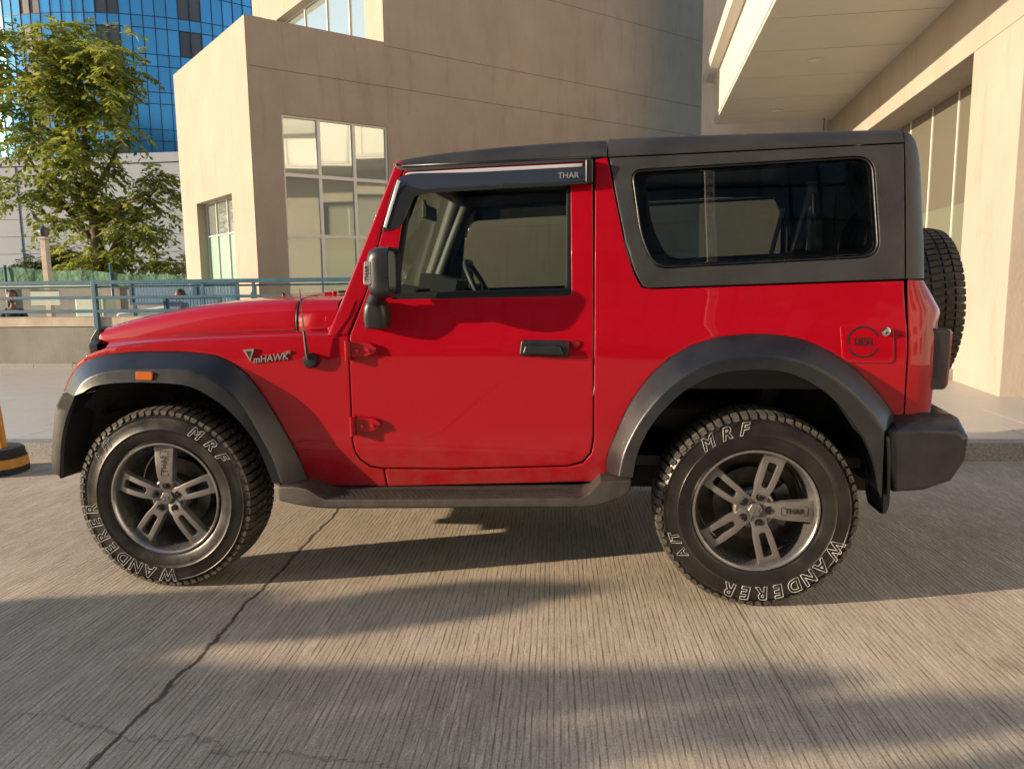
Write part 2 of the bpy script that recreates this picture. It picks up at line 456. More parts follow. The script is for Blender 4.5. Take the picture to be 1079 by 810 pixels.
# --- door
DOOR = [(.8185, 1.077), (.8165, .95), (.8165, .64), (.824, .592), (.845, .558), (.883, .530), (.937, .5205), (1.25, .523), (1.713, .5435), (1.77, .560), (1.803, .60), (1.8145, .66), (1.8150, 1.10), (1.813, 1.45), (1.809, 1.768), (1.4, 1.762), (1.040, 1.752), (.95, 1.506), (.888, 1.262)]
WINHOLE = rounded([(.985, 1.223), (1.728, 1.231), (1.722, 1.738), (1.078, 1.722), (1.035, 1.55)], [.02, .02, .02, .03, .05])
doors = side_part('door', [(DOOR, [WINHOLE])], M['paint'], step=.045)
GL = rounded([(1.012, 1.250), (1.704, 1.262), (1.706, 1.72), (1.095, 1.705), (1.060, 1.60)], [.02, .015, .02, .04, .05])
for i, s in enumerate((-1, 1)):
    bm = bmesh.new(); panel(bm, [(.980, 1.218), (1.731, 1.226), (1.726, 1.742), (1.073, 1.727), (1.030, 1.55)], sidefn(s, .008), [GL], .02, .06, .004, Vector((0, s, 0)))
    finish_panel(bm, Vector((0, s, 0))); obj('window_frame', bm, M['rubberseal'], doors[i], 40)
    bm = bmesh.new(); panel(bm, rounded([(1.000, 1.240), (1.712, 1.250), (1.712, 1.73), (1.085, 1.715), (1.045, 1.60)], .02), sidefn(s, .018), [], .004, .12, .001, Vector((0, s, 0)))
    finish_panel(bm, Vector((0, s, 0))); obj('window_glass', bm, M['glass'], doors[i], 60)
    # handle: cup, grab bar and lock
    bm = bmesh.new()
    y = s * .803
    H = rounded([(1.519, .995), (1.719, .989), (1.721, 1.050), (1.71, 1.057), (1.527, 1.060)], .012)
    for poly, d0, d1 in ((H, 0, .014), (rounded([(1.535, 1.004), (1.70, 1.000), (1.685, 1.038), (1.545, 1.040)], .008), .012, .034)):
        a = [bm.verts.new((x, y + s * d0, z)) for x, z in poly]; cx = sum(p[0] for p in poly) / len(poly); cz = sum(p[1] for p in poly) / len(poly)
        b = [bm.verts.new((cx + (x - cx) * .97, y + s * d1, cz + (z - cz) * .9)) for x, z in poly]
        n = len(poly)
        for k in range(n): bm.faces.new((a[k], a[(k + 1) % n], b[(k + 1) % n], b[k]))
        bm.faces.new(b)
    recalc(bm); obj('handle', bm, M['plastic'], doors[i], 35, bevel=.003)
    bm = bmesh.new(); lathe(bm, [(.017, 0), (.017, .003), (.013, .004), (.012, .001), (.0, .001)], 24, (1.748, y - .004 if s > 0 else y, 1.040))
    recalc(bm); obj('lock', bm, M['paint'], doors[i], 40)
    # hinges
    for (hx, hz) in ((.812, 1.018), (.820, .706)):
        bm = bmesh.new()
        bx(hx - .006, hx + .016, y, y + s * .030, hz - .040, hz + .038, bm)
        pl = rounded([(hx + .014, hz - .030), (hx + .085, hz - .024), (hx + .118, hz - .008), (hx + .122, hz + .010), (hx + .100, hz + .030), (hx + .014, hz + .036)], .012)
        prism(bm, pl, y + s * .001, y + s * .016)
        tube(bm, [(hx + .004, y + s * .030, hz - .042), (hx + .004, y + s * .030, hz + .040)], .009, 10)
        for bxx in (.045, .092): tube(bm, [(hx + bxx, y + s * .015, hz), (hx + bxx, y + s * .026, hz)], .0085, 6)
        recalc(bm); obj('hinge', bm, M['paint'], doors[i], 35, bevel=.002)
# wind deflector over the door glass
VIS = [(1.005, 1.690), (1.030, 1.722), (1.075, 1.735), (1.4, 1.745), (1.790, 1.757), (1.799, 1.672), (1.726, 1.668), (1.441, 1.660), (1.125, 1.647), (1.092, 1.636), (1.072, 1.60), (1.052, 1.545), (1.030, 1.512), (1.0, 1.500), (.958, 1.498)]
VIS = rounded(VIS, .012, 3)
for i, s in enumerate((-1, 1)):
    def vfn(u, v, d, s=s):
        t = max(0, min(1, (1.75 - v) / .10)); return Vector((u, -s * (yfs(u, v) - .012 - .028 * t ** .6 + d), v))
    bm = bmesh.new(); panel(bm, VIS, vfn, [], .010, .03, .004, Vector((0, s, 0))); finish_panel(bm, Vector((0, s, 0)))
    v = obj('wind_deflector', bm, M['visor'], doors[i], 60, wn_=True)
    bm = bmesh.new(); bx(1.782, 1.812, s * .672, s * .725, 1.672, 1.765, bm); obj('end_clip', bm, M['rubberseal'], doors[i], 30, bevel=.005)
    bm = bmesh.new()
    panel(bm, [(1.045, 1.716), (1.075, 1.7215), (1.4, 1.7305), (1.770, 1.7400), (1.770, 1.7535), (1.4, 1.7460), (1.065, 1.7370), (1.05, 1.731)], lambda u, v, d, s=s: Vector((u, -s * (yfs(u, v) - .022 + d), v)), [], .008, .04, .002, Vector((0, s, 0)), grid=False)
    panel(bm, [(.966, 1.515), (.978, 1.512), (1.034, 1.700), (1.022, 1.706)], lambda u, v, d, s=s: Vector((u, -s * (yfs(u, v) - .046 + d), v)), [], .008, .04, .002, Vector((0, s, 0)), grid=False)
    finish_panel(bm, Vector((0, s, 0))); obj('chrome_strip', bm, M['bright'], doors[i], 60)
bm = bmesh.new(); side_text(bm, 'THAR', .032, 1.715, -.7300, 1.703, extrude=.0006, tilt=radians(-4)); obj('lettering', bm, M['lamp'], doors[0], None)

# --- rear quarter with the rocker
QUARTER = [(1.8205, 1.770), (1.868, 1.778), (1.900, 1.62), (1.938, 1.43), (1.975, 1.315), (2.004, 1.262), (2.05, 1.2535), (2.994, 1.2755), (3.002, 1.10), (3.004, .769), (2.975, .757)] + C['RF_OUT'][::-1][1:] + [(1.877, .494), (1.811, .474), (.9485, .437), (.9445, .5145), (1.25, .517), (1.713, .5375), (1.775, .554), (1.810, .598), (1.8205, .66)]
body = side_part('quarter_panel', [(QUARTER, [])], M['paint'])
# body rear corners and tail panel
bm = bmesh.new()
rows = []
for z, xr in ((.756, 3.135), (.85, 3.140), (.95, 3.142), (1.06, 3.145), (1.115, 3.150), (1.150, 3.162), (1.17, 3.158), (1.22, 3.13), (1.277, 3.095)):
    y = -yfs(3, z); h = []
    for t in range(7):
        a = pi / 2 * t / 6; h.append((3.0075 + (xr - 3.0075) * sin(a) ** .9, y - .10 * (1 - cos(a))))
    h.append((xr + .003, .35)); h.append((xr + .003, 0))
    rows.append([Vector((a, -b, z)) for a, b in h] + [Vector((a, b, z)) for a, b in h[::-1][1:]])
loft(bm, rows); finish_panel(bm, Vector((1, 0, 0))); obj('tail_panel', bm, M['paint'], car, 50)

# --- A pillars and windscreen
APL = [(.728, 1.081), (.806, 1.081), (.868, 1.225), (.884, 1.262), (.944, 1.508), (1.034, 1.757), (1.040, 1.785), (1.010, 1.785), (.798, 1.251)]
def wrap(bm, s):
    A = smooth_curve([(.728, 1.081), (.798, 1.251), (.905, 1.515), (1.010, 1.785)], 14)
    rows = []
    for a in A:
        y = -yfs(a.x, a.y)
        rows.append([Vector((a.x, s * y, a.y)), Vector((a.x - .008, s * (y - .008), a.y)), Vector((a.x - .014, s * (y - .03), a.y)), Vector((a.x - .010, s * (y - .075), a.y + .004)), Vector((a.x + .03, s * (y - .08), a.y))])
    loft(bm, rows)
side_part('windscreen_pillar', [(APL, [])], M['paint'], thick=.05, extra=wrap)
bm = bmesh.new()
for z0, z1, x0, x1, w in ((1.745, 1.79, .995, 1.012, .64), (1.075, 1.115, .715, .735, .74)):
    box(bm, ((x0 + x1) / 2, 0, (z0 + z1) / 2), (.035, 2 * w, z1 - z0), ry=radians(-22))
obj('windscreen_header', bm, M['paint'], car, 30, bevel=.006)
bm = bmesh.new()
rows = []
for t in range(6):
    z = 1.09 + .68 * t / 5; x = .735 + (1.005 - .735) * t / 5; w = -yfs(x, z) - .07
    rows.append([Vector((x - .02 * (1 - (k / 5) ** 2), w * k / 5, z)) for k in range(-5, 6)])
loft(bm, rows); obj('windscreen', bm, M['glass'], car, 60)

# --- bonnet and cowl
def hood_sec(x):
    t = (x + .40) / .96
    zg = 1.052 + .045 * t - .010 * (1 - t) ** 3
    zc = 1.095 + .127 * (1 - (1 - min(1, t)) ** 2.2); zm = zc + .020 + .008 * t
    w = .650 + .052 * min(1, t) ** .7
    return zg, zc, zm, w
def hood_row(x, dx=0, dz=0):
    zg, zc, zm, w = hood_sec(x)
    half = [(w, zg - .01), (w + .001, zg + .006), (w, zg + .3 * (zc - zg)), (w - .008, zg + .62 * (zc - zg)), (w - .026, zg + .86 * (zc - zg)), (w - .060, zc + .002), (w - .13, zc + .010), (w - .26, zc + .4 * (zm - zc) + .006), (.20, zm - .002), (0, zm)]
    out = []
    for y, z in half: out.append(Vector((x - .055 * (1 - (y / w) ** 2) * max(0, 1 - (x + .4) / .3), -y, z)))
    return out + [Vector((v.x, -v.y, v.z)) for v in out[::-1][1:]]
bm = bmesh.new()
xs = [-.385, -.37, -.34, -.28, -.20, -.10, .02, .16, .30, .43, .52, .552]
rows = [hood_row(x) for x in xs]
front = [Vector((v.x - .012, v.y * .985, v.z - .020)) for v in rows[0]]; front2 = [Vector((v.x - .008, v.y * .98, max(1.035, v.z - .06))) for v in rows[0]]
edge = [Vector((v.x + .001, v.y * .995, v.z - .012)) for v in rows[-1]]
loft(bm, [front2, front] + rows + [edge]); finish_panel(bm, Vector((0, 0, 1)))
o = obj('bonnet', bm, M['paint'], car, 60); ss = o.modifiers.new('s', 'SUBSURF'); ss.levels = ss.render_levels = 1
bm = bmesh.new()
for x0, x1 in ((.560, .735),):
    R_ = [hood_row(x) for x in (x0, x0 + .004, (x0 + x1) / 2, x1)]
    R_[0] = [Vector((v.x, v.y * .995, v.z - .01)) for v in R_[0]]
    loft(bm, R_)
finish_panel(bm, Vector((0, 0, 1))); obj('cowl_panel', bm, M['paint'], car, 50)
bm = bmesh.new()
box(bm, (.66, -.36, 1.252), (.05, .03, .012)); tube(bm, [(.66, -.36, 1.25), (.70, -.30, 1.262), (.74, .1, 1.262)], .006, 6); tube(bm, [(.62, .12, 1.25), (.70, .2, 1.262), (.73, .55, 1.25)], .006, 6)
obj('wiper', bm, M['rubberseal'], car, 40)
for y in (-.42, .42):
    bm = bmesh.new(); tube(bm, [(.63, y, 1.235), (.63, y, 1.256)], .012, 10); box(bm, (.61, y, 1.245), (.05, .02, .014)); obj('bonnet_catch', bm, M['paint'], car, 40, bevel=.003)
bm = bmesh.new(); lathe(bm, [(.008, 0), (.008, .012), (.0, .014)], 10, (.40, -.45, 1.238), 'Z'); obj('washer_nozzle', bm, M['rubberseal'], car, 40)

for s in (-1, 1):
    bm = bmesh.new(); tube(bm, [(x, s * (.7005 - (.06 * max(0, (.2 - x) / .5))), z + .001) for x, z in ((-.33, 1.045), (-.25, 1.058), (-.10, 1.067), (.068, 1.074), (.308, 1.083), (.557, 1.091), (.72, 1.097))], .0042, 6)
    obj('bonnet_seal', bm, M['rubberseal'], car, 50)  # shade in the bonnet's shut gap, put in as a black tube
for x in (.5565,):
    bm = bmesh.new(); tube(bm, [v + Vector((.0, 0, -.0025)) for v in hood_row(x)], .0042, 6); obj('cowl_seal', bm, M['rubberseal'], car, 50)  # black tube puts in the shade of the gap between bonnet and cowl

# --- grille, headlights, front end
bm = bmesh.new()
G = [(-.70, 1.035), (-.60, 1.08), (.60, 1.08), (.70, 1.035), (.66, .72), (-.66, .72)]
holes = [[(y - .035, .80), (y + .035, .80), (y + .035, 1.03), (y - .035, 1.03)] for y in (-.27, -.18, -.09, 0, .09, .18, .27)]
panel(bm, G, lambda u, v, d: Vector((-.455 + d + .05 * (abs(u) / .7) ** 2, u, v)), holes, .04, .08, .004, Vector((-1, 0, 0)))
finish_panel(bm, Vector((-1, 0, 0))); gr = obj('grille', bm, M['plastic'], car, 40)
for s in (-1, 1):
    bm = bmesh.new(); lathe(bm, [(.095, .02), (.095, -.03), (.085, -.036), (.08, -.01), (.04, .0), (0, .0)], 36, (-.42, s * .48, .94), 'X'); recalc(bm)
    h = obj('headlight', bm, M['black_paint'], car, 40)
    bm = bmesh.new(); lathe(bm, [(.082, -.016), (.06, -.032), (.03, -.038), (0, -.040)], 32, (-.42, s * .48, .94), 'X'); recalc(bm); obj('lens', bm, M['lamp'], h, 60)
    bm = bmesh.new(); pts = [(-.455, s * .60, 1.03), (-.46, s * .655, 1.035), (-.40, s * .66, 1.045), (-.372, s * .655, 1.105), (-.40, s * .60, 1.115), (-.435, s * .58, 1.09)]
    prism(bm, [(-.442, 1.040), (-.436, 1.060), (-.404, 1.104), (-.385, 1.104), (-.385, 1.035), (-.438, 1.030)], s * .57, s * .640); recalc(bm)
    obj('bonnet_edge_guard', bm, M['rubberseal'], car, 40, bevel=.006)
# front bumper with its wheel-arch corner pieces
bm = bmesh.new()
rowsB = []
for y in (-.60, -.3, 0, .3, .60):
    rowsB.append([Vector((x - .06 * (1 - (y / .6) ** 2), y, z)) for x, z in ((-.47, .70), (-.53, .69), (-.575, .64), (-.58, .50), (-.56, .44), (-.47, .42))])
loft(bm, rowsB, close=True)
for s in (-1, 1):
    O = smooth_curve([(-.440, .838), (-.452, .822)] + C['FB_OUT'][1:4] + [(-.505, .490), (-.470, .474)], 16); I = smooth_curve([(-.352, .838)] + C['FB_IN'][1:] + [(-.458, .474)], 16)
    rows = []
    for a, b in zip(O, I):
        rows.append([Vector((a.x - .045, s * .60, a.y)), Vector((a.x - .012, s * .80, a.y)), Vector((a.x + .004, s * .853, a.y)), Vector((a.x + .020, s * .868, a.y)), Vector((b.x - .01, s * .872, b.y)), Vector((b.x, s * .862, b.y)), Vector((b.x + .006, s * .70, b.y))])
    loft(bm, rows)
    bm.faces.new([bm.verts.new(v) for v in (Vector((O[0].x - .045, s * .60, O[0].y)), Vector((O[0].x, s * .853, O[0].y)), Vector((I[0].x, s * .86, I[0].y)), Vector((I[0].x, s * .60, I[0].y)))])
recalc(bm); obj('front_bumper', bm, M['plastic'], car, 40, wn_=True)
for s in (-1, 1):
    bm = bmesh.new(); lathe(bm, [(.05, 0), (.05, -.02), (.04, -.03), (0, -.034)], 24, (-.585, s * .46, .56), 'X'); obj('fog_lamp', recalc(bm), M['lamp'], car, 50)

# --- flares
def flare(out, mid, inn, n, first_y=None):
    for s in (-1, 1):
        bm = bmesh.new(); O = smooth_curve(out, n); Mi = smooth_curve(mid, n); I = smooth_curve(inn, n)
        rows = []
        for k, (a, b, c) in enumerate(zip(O, Mi, I)):
            ya = -yfs(a.x, a.y); fr = 1
            A0 = Vector((a.x, s * (ya - .02), a.y)); A = Vector((a.x, s * (ya + .004), a.y)); B = Vector((b.x, s * .898, b.y)); Cc = Vector((c.x, s * .908, c.y))
            A1 = A.lerp(B, .06); A1.y = A.y + s * .006
            m1 = A.lerp(B, .5); m1.y += s * .006
            B0 = B.lerp(A, .07); B1 = B.lerp(Cc, .12); B0.y += s * .0015; B1.y += s * .001
            C0 = Cc.lerp(B, .10); C1 = Cc.copy(); C1.y -= s * .008
            ce = Vector((c.x, c.y)); ctr = Vector((sum(p.x for p in I) / n, .45)); dr = (ce - ctr).normalized()
            C2 = Vector((c.x + dr.x * .012, s * .84, c.y + dr.y * .012)); C3 = Vector((c.x + dr.x * .02, s * .70, c.y + dr.y * .02))
            rows.append([A0, A, A1, m1, B0, B, B1, C0, Cc, C1, C2, C3])
        loft(bm, rows)
        for rr in (rows[0], rows[-1]):
            vs = [bm.verts.new(v) for v in rr]; bm.faces.new(vs)
        recalc(bm); bmesh.ops.remove_doubles(bm, verts=bm.verts, dist=1e-5)
        yield s, obj('wheel_arch_flare', bm, M['plastic'], car, 45, wn_=True)
for s, f in flare(C['FF_OUT'], C['FF_MID'], C['FF_IN'], 40):
    bm = bmesh.new(); prism(bm, rounded([(-.060, .908), (.012, .906), (.014, .940), (-.056, .942)], .006, 3), s * .896, s * .912); recalc(bm); obj('side_marker_lamp', bm, M['amber'], f, 40, bevel=.003)
for s, f in flare(C['RF_OUT'], C['RF_MID'], C['RF_IN'], 44): pass

# --- wheel wells
for xc, r, z in ((.03, .475, .485), (2.43, .49, .47)):
    for s in (-1, 1):
        bm = bmesh.new()
        lathe(bm, [(r + .03, s * .79), (r + .01, s * .60), (r, s * .40), (.30, s * .38), (0, s * .38)], 30, (xc, 0, z), 'Y', -.02 if xc > 1 else -.15, pi)
        obj('wheel_well', recalc(bm), M['liner'], car, 40)

# --- hardtop
HTS = [(1.878, 1.774), (2.25, 1.781), (2.62, 1.789), (2.996, 1.796), (2.996, 1.283), (2.40, 1.268), (2.03, 1.2585), (2.008, 1.268), (1.980, 1.322), (1.943, 1.437), (1.905, 1.62)]
QW = rounded([(1.958, 1.725), (2.885, 1.756), (2.908, 1.365), (2.052, 1.332), (1.995, 1.46)], [.05, .07, .07, .06, .12], 8)
ht = side_part('hardtop_side', [(HTS, [QW])], M['hardtop'], off=-.006, thick=.03)
def scale_poly(P, k):
    Q = densify(P, .05)
    if area2(Q) < 0: Q = Q[::-1]
    return [tuple(v) for v in offset(Q, k)]
for i, s in enumerate((-1, 1)):
    bm = bmesh.new(); panel(bm, scale_poly(QW, .004), sidefn(s, -.004), [scale_poly(QW, .0095)], .012, .06, .003, Vector((0, s, 0)), grid=False); finish_panel(bm, Vector((0, s, 0)))
    obj('window_trim', bm, M['plastic'], ht[i], 60)
    bm = bmesh.new(); panel(bm, scale_poly(QW, .012), sidefn(s, .010), [], .004, .12, .001, Vector((0, s, 0))); finish_panel(bm, Vector((0, s, 0)))
    obj('quarter_window', bm, M['tint'], ht[i], 60)
    inner = rounded([(2.020, 1.700), (2.850, 1.728), (2.868, 1.400), (2.110, 1.372), (2.045, 1.50)], [.03, .05, .05, .05, .08], 6)
    bm = bmesh.new(); panel(bm, scale_poly(QW, .012), sidefn(s, .014), [inner], .003, .08, .001, Vector((0, s, 0)), grid=False); finish_panel(bm, Vector((0, s, 0)))
    obj('window_border', bm, M['rubberseal'], ht[i], 60)
# hardtop roof shell with rounded rear corners
def top_row(x, zl, zt, k=1, w0=None):
    y0 = -yfs(x, zl) + .006
    half = [(y0, zl), (y0 + .001, zl + .010), (y0 - .004, zl + .3 * (zt - zl)), (y0 - .014, zl + .62 * (zt - zl)), (y0 - .034, zl + .88 * (zt - zl)), (y0 - .065, zt), (y0 - .14, zt + .008), (.30, zt + .020), (0, zt + .024)]
    return [Vector((x, -y, z)) for y, z in half] + [Vector((x, y, z)) for y, z in half[::-1][1:]]
bm = bmesh.new()
rows = [top_row(x, zl, zt) for x, zl, zt in ((1.872, 1.778, 1.852), (1.876, 1.779, 1.858), (2.1, 1.783, 1.860), (2.4, 1.789, 1.862), (2.7, 1.795, 1.862), (2.996, 1.801, 1.860))]
loft(bm, rows); finish_panel(bm, Vector((0, 0, 1)))
obj('hardtop_roof', bm, M['hardtop'], car, 50)
bm = bmesh.new(); rows = []
for z, xr, ins in ((1.284, 3.093, 0), (1.40, 3.092, 0), (1.60, 3.085, 0), (1.72, 3.080, 0), (1.775, 3.074, .002), (1.81, 3.066, .008), (1.835, 3.052, .018), (1.852, 3.034, .036), (1.862, 3.004, .066)):
    y = -yfs(3, min(z, 1.79)) + .006 - ins; h = []
    for t in range(9):
        a = pi / 2 * t / 8; h.append((3.0 + (xr - 3.0) * sin(a), y - .085 * (1 - cos(a))))
    h += [(xr + .004, .35), (xr + .006, 0)]
    rows.append([Vector((a, -b, z)) for a, b in h] + [Vector((a, b, z)) for a, b in h[::-1][1:]])
rows.append([Vector((3.0, v.y * .98, v.z + .018 * (1 - abs(v.y) / .7))) for v in rows[-1]])
loft(bm, rows); finish_panel(bm, Vector((1, 0, 0))); obj('hardtop_rear', bm, M['hardtop'], car, 45)
bm = bmesh.new(); panel(bm, rounded([(-.48, 1.33), (.48, 1.33), (.45, 1.74), (-.45, 1.74)], .05), lambda u, v, d: Vector((3.096 - d - (v - 1.3) * .02, u, v)), [], .01, .1, .003, Vector((1, 0, 0))); obj('rear_window', bm, M['visor'], car, 50)
# front roof
bm = bmesh.new(); rows = []
for x, zl, zt in ((1.000, 1.770, 1.785), (1.012, 1.755, 1.797), (1.05, 1.744, 1.805), (1.2, 1.749, 1.822), (1.43, 1.755, 1.838), (1.65, 1.760, 1.848), (1.80, 1.764, 1.852), (1.808, 1.780, 1.852), (1.862, 1.780, 1.853), (1.867, 1.780, 1.848)):
    rows.append(top_row(x, zl, zt))
loft(bm, rows); finish_panel(bm, Vector((0, 0, 1))); obj('front_roof', bm, M['hardtop'], car, 50)
for s in (-1, 1):
    bm = bmesh.new(); tube(bm, [(1.03, s * .684, 1.765), (1.43, s * .680, 1.772), (1.80, s * .678, 1.778)], .006, 8); obj('roof_seal', bm, M['rubberseal'], car, 50)
# headlining and side inner skins
bm = bmesh.new(); loft(bm, [[Vector((x, y, 1.79 + .012 * (1 - (y / .6) ** 2))) for y in (-.62, -.3, 0, .3, .62)] for x in (1.03, 1.6, 2.2, 3.0)]); obj('headlining', bm, M['cabin'], car, 60)

# --- fuel flap, badge, aerial
bm = bmesh.new(); FL = rounded([(2.755, 1.112), (2.952, 1.105), (2.956, .964), (2.765, .967)], .022, 6)
panel(bm, FL, sidefn(-1, -.0045), [], .010, .04, .002, Vector((0, -1, 0))); finish_panel(bm, Vector((0, -1, 0))); ff = obj('fuel_flap', bm, M['paint'], car, 50, wn_=True)
bm = bmesh.new(); lathe(bm, [(.016, 0), (.016, -.012), (.012, -.014), (.006, -.012), (0, -.012)], 24, (2.918, -.802, 1.086)); obj('key_lock', recalc(bm), M['chrome'], ff, 50)
bm = bmesh.new(); cx, cz, R0 = 2.841, 1.046, .0575
for a0, a1 in ((205, 335), (20, 190)):
    pr = []
    for k in range(33):
        a = radians(a0 + (a1 - a0) * k / 32); pr.append([Vector((cx + r * cos(a), -.8088, cz + r * sin(a))) for r in (R0 - .004, R0 + .003)])
    loft(bm, pr)
tm = text_mesh('DIESEL', .044, 0, 0, 0, .0006)
merge(bm, tm, Matrix.Translation((cx + .002, -.8100, cz)) @ Matrix.Rotation(pi / 2, 4, 'X') @ Matrix.Diagonal((.56, 1, 1, 1)))
for v in bm.verts: v.co.y = yfs(v.co.x, v.co.z) - .0045 - .0008
obj('fuel_decal', bm, M['decal'], ff, None)
bm = bmesh.new()
prism(bm, [(.362, 1.022), (.412, 1.026), (.392, .972)], -.812, -.803)
side_text(bm, 'mHAWK', .040, .478, -.806, .986, extrude=.0035, shear=.25, rot=radians(6), bold=.0006); side_text(bm, '130', .019, .553, -.806, 1.010, extrude=.003, rot=radians(6), bold=.0004)
obj('fender_badge', recalc(bm), M['chrome'], car, 30)
bm = bmesh.new(); prism(bm, [(.376, 1.016), (.400, 1.018), (.391, .985)], -.814, -.811); obj('badge_inlay', bm, M['decal'], car, None)
bm = bmesh.new(); lathe(bm, [(.032, .01), (.032, -.022), (.026, -.032), (.010, -.034), (0, -.034)], 28, (.655, -.800, .977))
tube(bm, [(.652, -.836, .985), (.648, -.838, 1.02), (.640, -.836, 1.10)], [.009, .008, .005], 8); tube(bm, [(.640, -.836, 1.10), (.630, -.834, 1.272)], [.0035, .002], 6)
obj('aerial', recalc(bm), M['plastic'], car, 40)

# --- door mirrors
for i, s in enumerate((-1, 1)):
    bm = bmesh.new()
    # stalk: flared foot on the door, rising to the head
    st = []
    for z, x0, x1, y0, y1 in ((1.108, .906, .985, .775, .858), (1.113, .900, .992, .775, .870), (1.15, .898, .996, .770, .880), (1.19, .902, .992, .768, .883), (1.212, .909, .986, .77, .882), (1.222, .914, .980, .78, .875)):
        ring = rounded([(x0, y0), (x1, y0), (x1, y1), (x0, y1)], .03, 4); st.append([Vector((x, s * y, z)) for x, y in ring])
    loft(bm, st, close=True); bm.faces.new([bm.verts.new(v) for v in st[-1]]); bm.faces.new([bm.verts.new(v) for v in st[0]])
    arm = obj('mirror_stalk', recalc(bm), M['plastic'], doors[i], 50)
    bm = bmesh.new()
    secs = []
    for t, x, hz, hy in ((0, 1.050, .088, .095), (.15, 1.048, .094, .101), (.5, 1.012, .097, .103), (.72, .988, .094, .100), (.88, .968, .084, .088), (.96, .958, .066, .070), (1, .954, .045, .048)):
        c = Vector((x, s * .915, 1.332 - .004 * t)); ring = rounded([(-hy, -hz), (hy, -hz), (hy, hz), (-hy, hz)], .045, 6); secs.append([Vector((c.x, c.y + s * a, c.z + b)) for a, b in ring])
    loft(bm, secs, close=True); bm.faces.new([bm.verts.new(v) for v in secs[-1]])
    ins = [Vector((v.x - .012, s * .915 + (v.y - s * .915) * .94, 1.332 + (v.z - 1.332) * .93)) for v in secs[0]]
    loft(bm, [secs[0], [Vector((v.x + .010, v.y, v.z)) for v in ins], ins], close=True)
    tube(bm, [(.94, s * .84, 1.21), (.985, s * .90, 1.26)], .035, 10)
    hd = obj('side_mirror', recalc(bm), M['plastic'], doors[i], 50, wn_=True)
    bm = bmesh.new(); bm.faces.new([bm.verts.new(v) for v in ins]); obj('mirror_glass', bm, M['chrome'], hd, None)
    bm = bmesh.new(); prism(bm, rounded([(.952, 1.285), (.980, 1.285), (.980, 1.372), (.958, 1.372)], .006, 3), s * .995, s * 1.014); io = obj('indicator', recalc(bm), M['lamp'], hd, 40, bevel=.003)
    if s < 0:
        bm = bmesh.new(); side_text(bm, 'THAR', .022, .967, -1.0152, 1.328, extrude=.0006, rot=radians(90)); obj('lettering', bm, M['decal'], hd, None)

# --- side steps
def step_bar(s):
    bm = bmesh.new(); rows = []
    for x, zt, zb, yo in ((.528, .463, .418, .905), (.536, .470, .408, .925), (.60, .474, .398, .934), (.655, .468, .390, .936), (.70, .440, .386, .936), (.735, .423, .384, .936), (1.25, .435, .396, .936), (1.765, .449, .410, .936), (1.80, .470, .414, .936), (1.845, .519, .422, .936), (1.93, .523, .455, .934), (1.958, .520, .476, .925), (1.965, .512, .480, .905)):
        it = zt + .006 if .72 < x < 1.78 else zt - .006
        rows.append([Vector((x, s * .72, zb + .01)), Vector((x, s * .72, it)), Vector((x, s * .80, it)), Vector((x, s * (yo - .012), zt + .001)), Vector((x, s * (yo - .003), zt - .002)), Vector((x, s * yo, zt - .010)), Vector((x, s * yo, zb + .008)), Vector((x, s * (yo - .010), zb))])
    R = loft(bm, rows, close=True); bm.faces.new(R[0]); bm.faces.new(R[-1][::-1])
    st = obj('side_step', recalc(bm), M['step'], car, 40, wn_=True)
    bm = bmesh.new()
    for j in range(6):
        for k in range(44):
            x = .77 + k * .0222 + (.011 if j % 2 else 0); t = j / 5
            y = .822 + .092 * t; z = (.4232 + (x - .735) * .0252) + .006 * (1 - (y - .80) / .124) + .0015
            box(bm, (x, s * y, z), (.013, .0045, .003))
    obj('step_grip', bm, M['dark'], st, None)
for s in (-1, 1): step_bar(s)

# --- rear bumper, flaps, lamps
bm = bmesh.new(); rows = []
prof = [(2.955, .772), (3.05, .774), (3.18, .768), (3.208, .752), (3.218, .70), (3.212, .61), (3.165, .525), (3.06, .486), (2.95, .476), (2.91, .60), (2.915, .72)]
for y, k, dx in ((-.885, .90, -.012), (-.872, .98, -.004), (-.79, 1.0, 0), (-.45, 1.0, .045), (0, 1.0, .06), (.45, 1.0, .045), (.79, 1.0, 0), (.872, .98, -.004), (.885, .90, -.012)):
    cx, cz = 3.07, .63
    dz = .045 * max(0, (abs(y) - .80) / .072)
    rows.append([Vector((cx + (x - cx) * k + (dx if x > 3.1 else 0), y, cz + (z - cz) * k - (dz if z > .74 else 0))) for x, z in prof])
R = loft(bm, rows, close=True); bm.faces.new(R[0]); bm.faces.new(R[-1][::-1])
obj('rear_bumper', recalc(bm), M['plastic'], car, 40, bevel=.006)
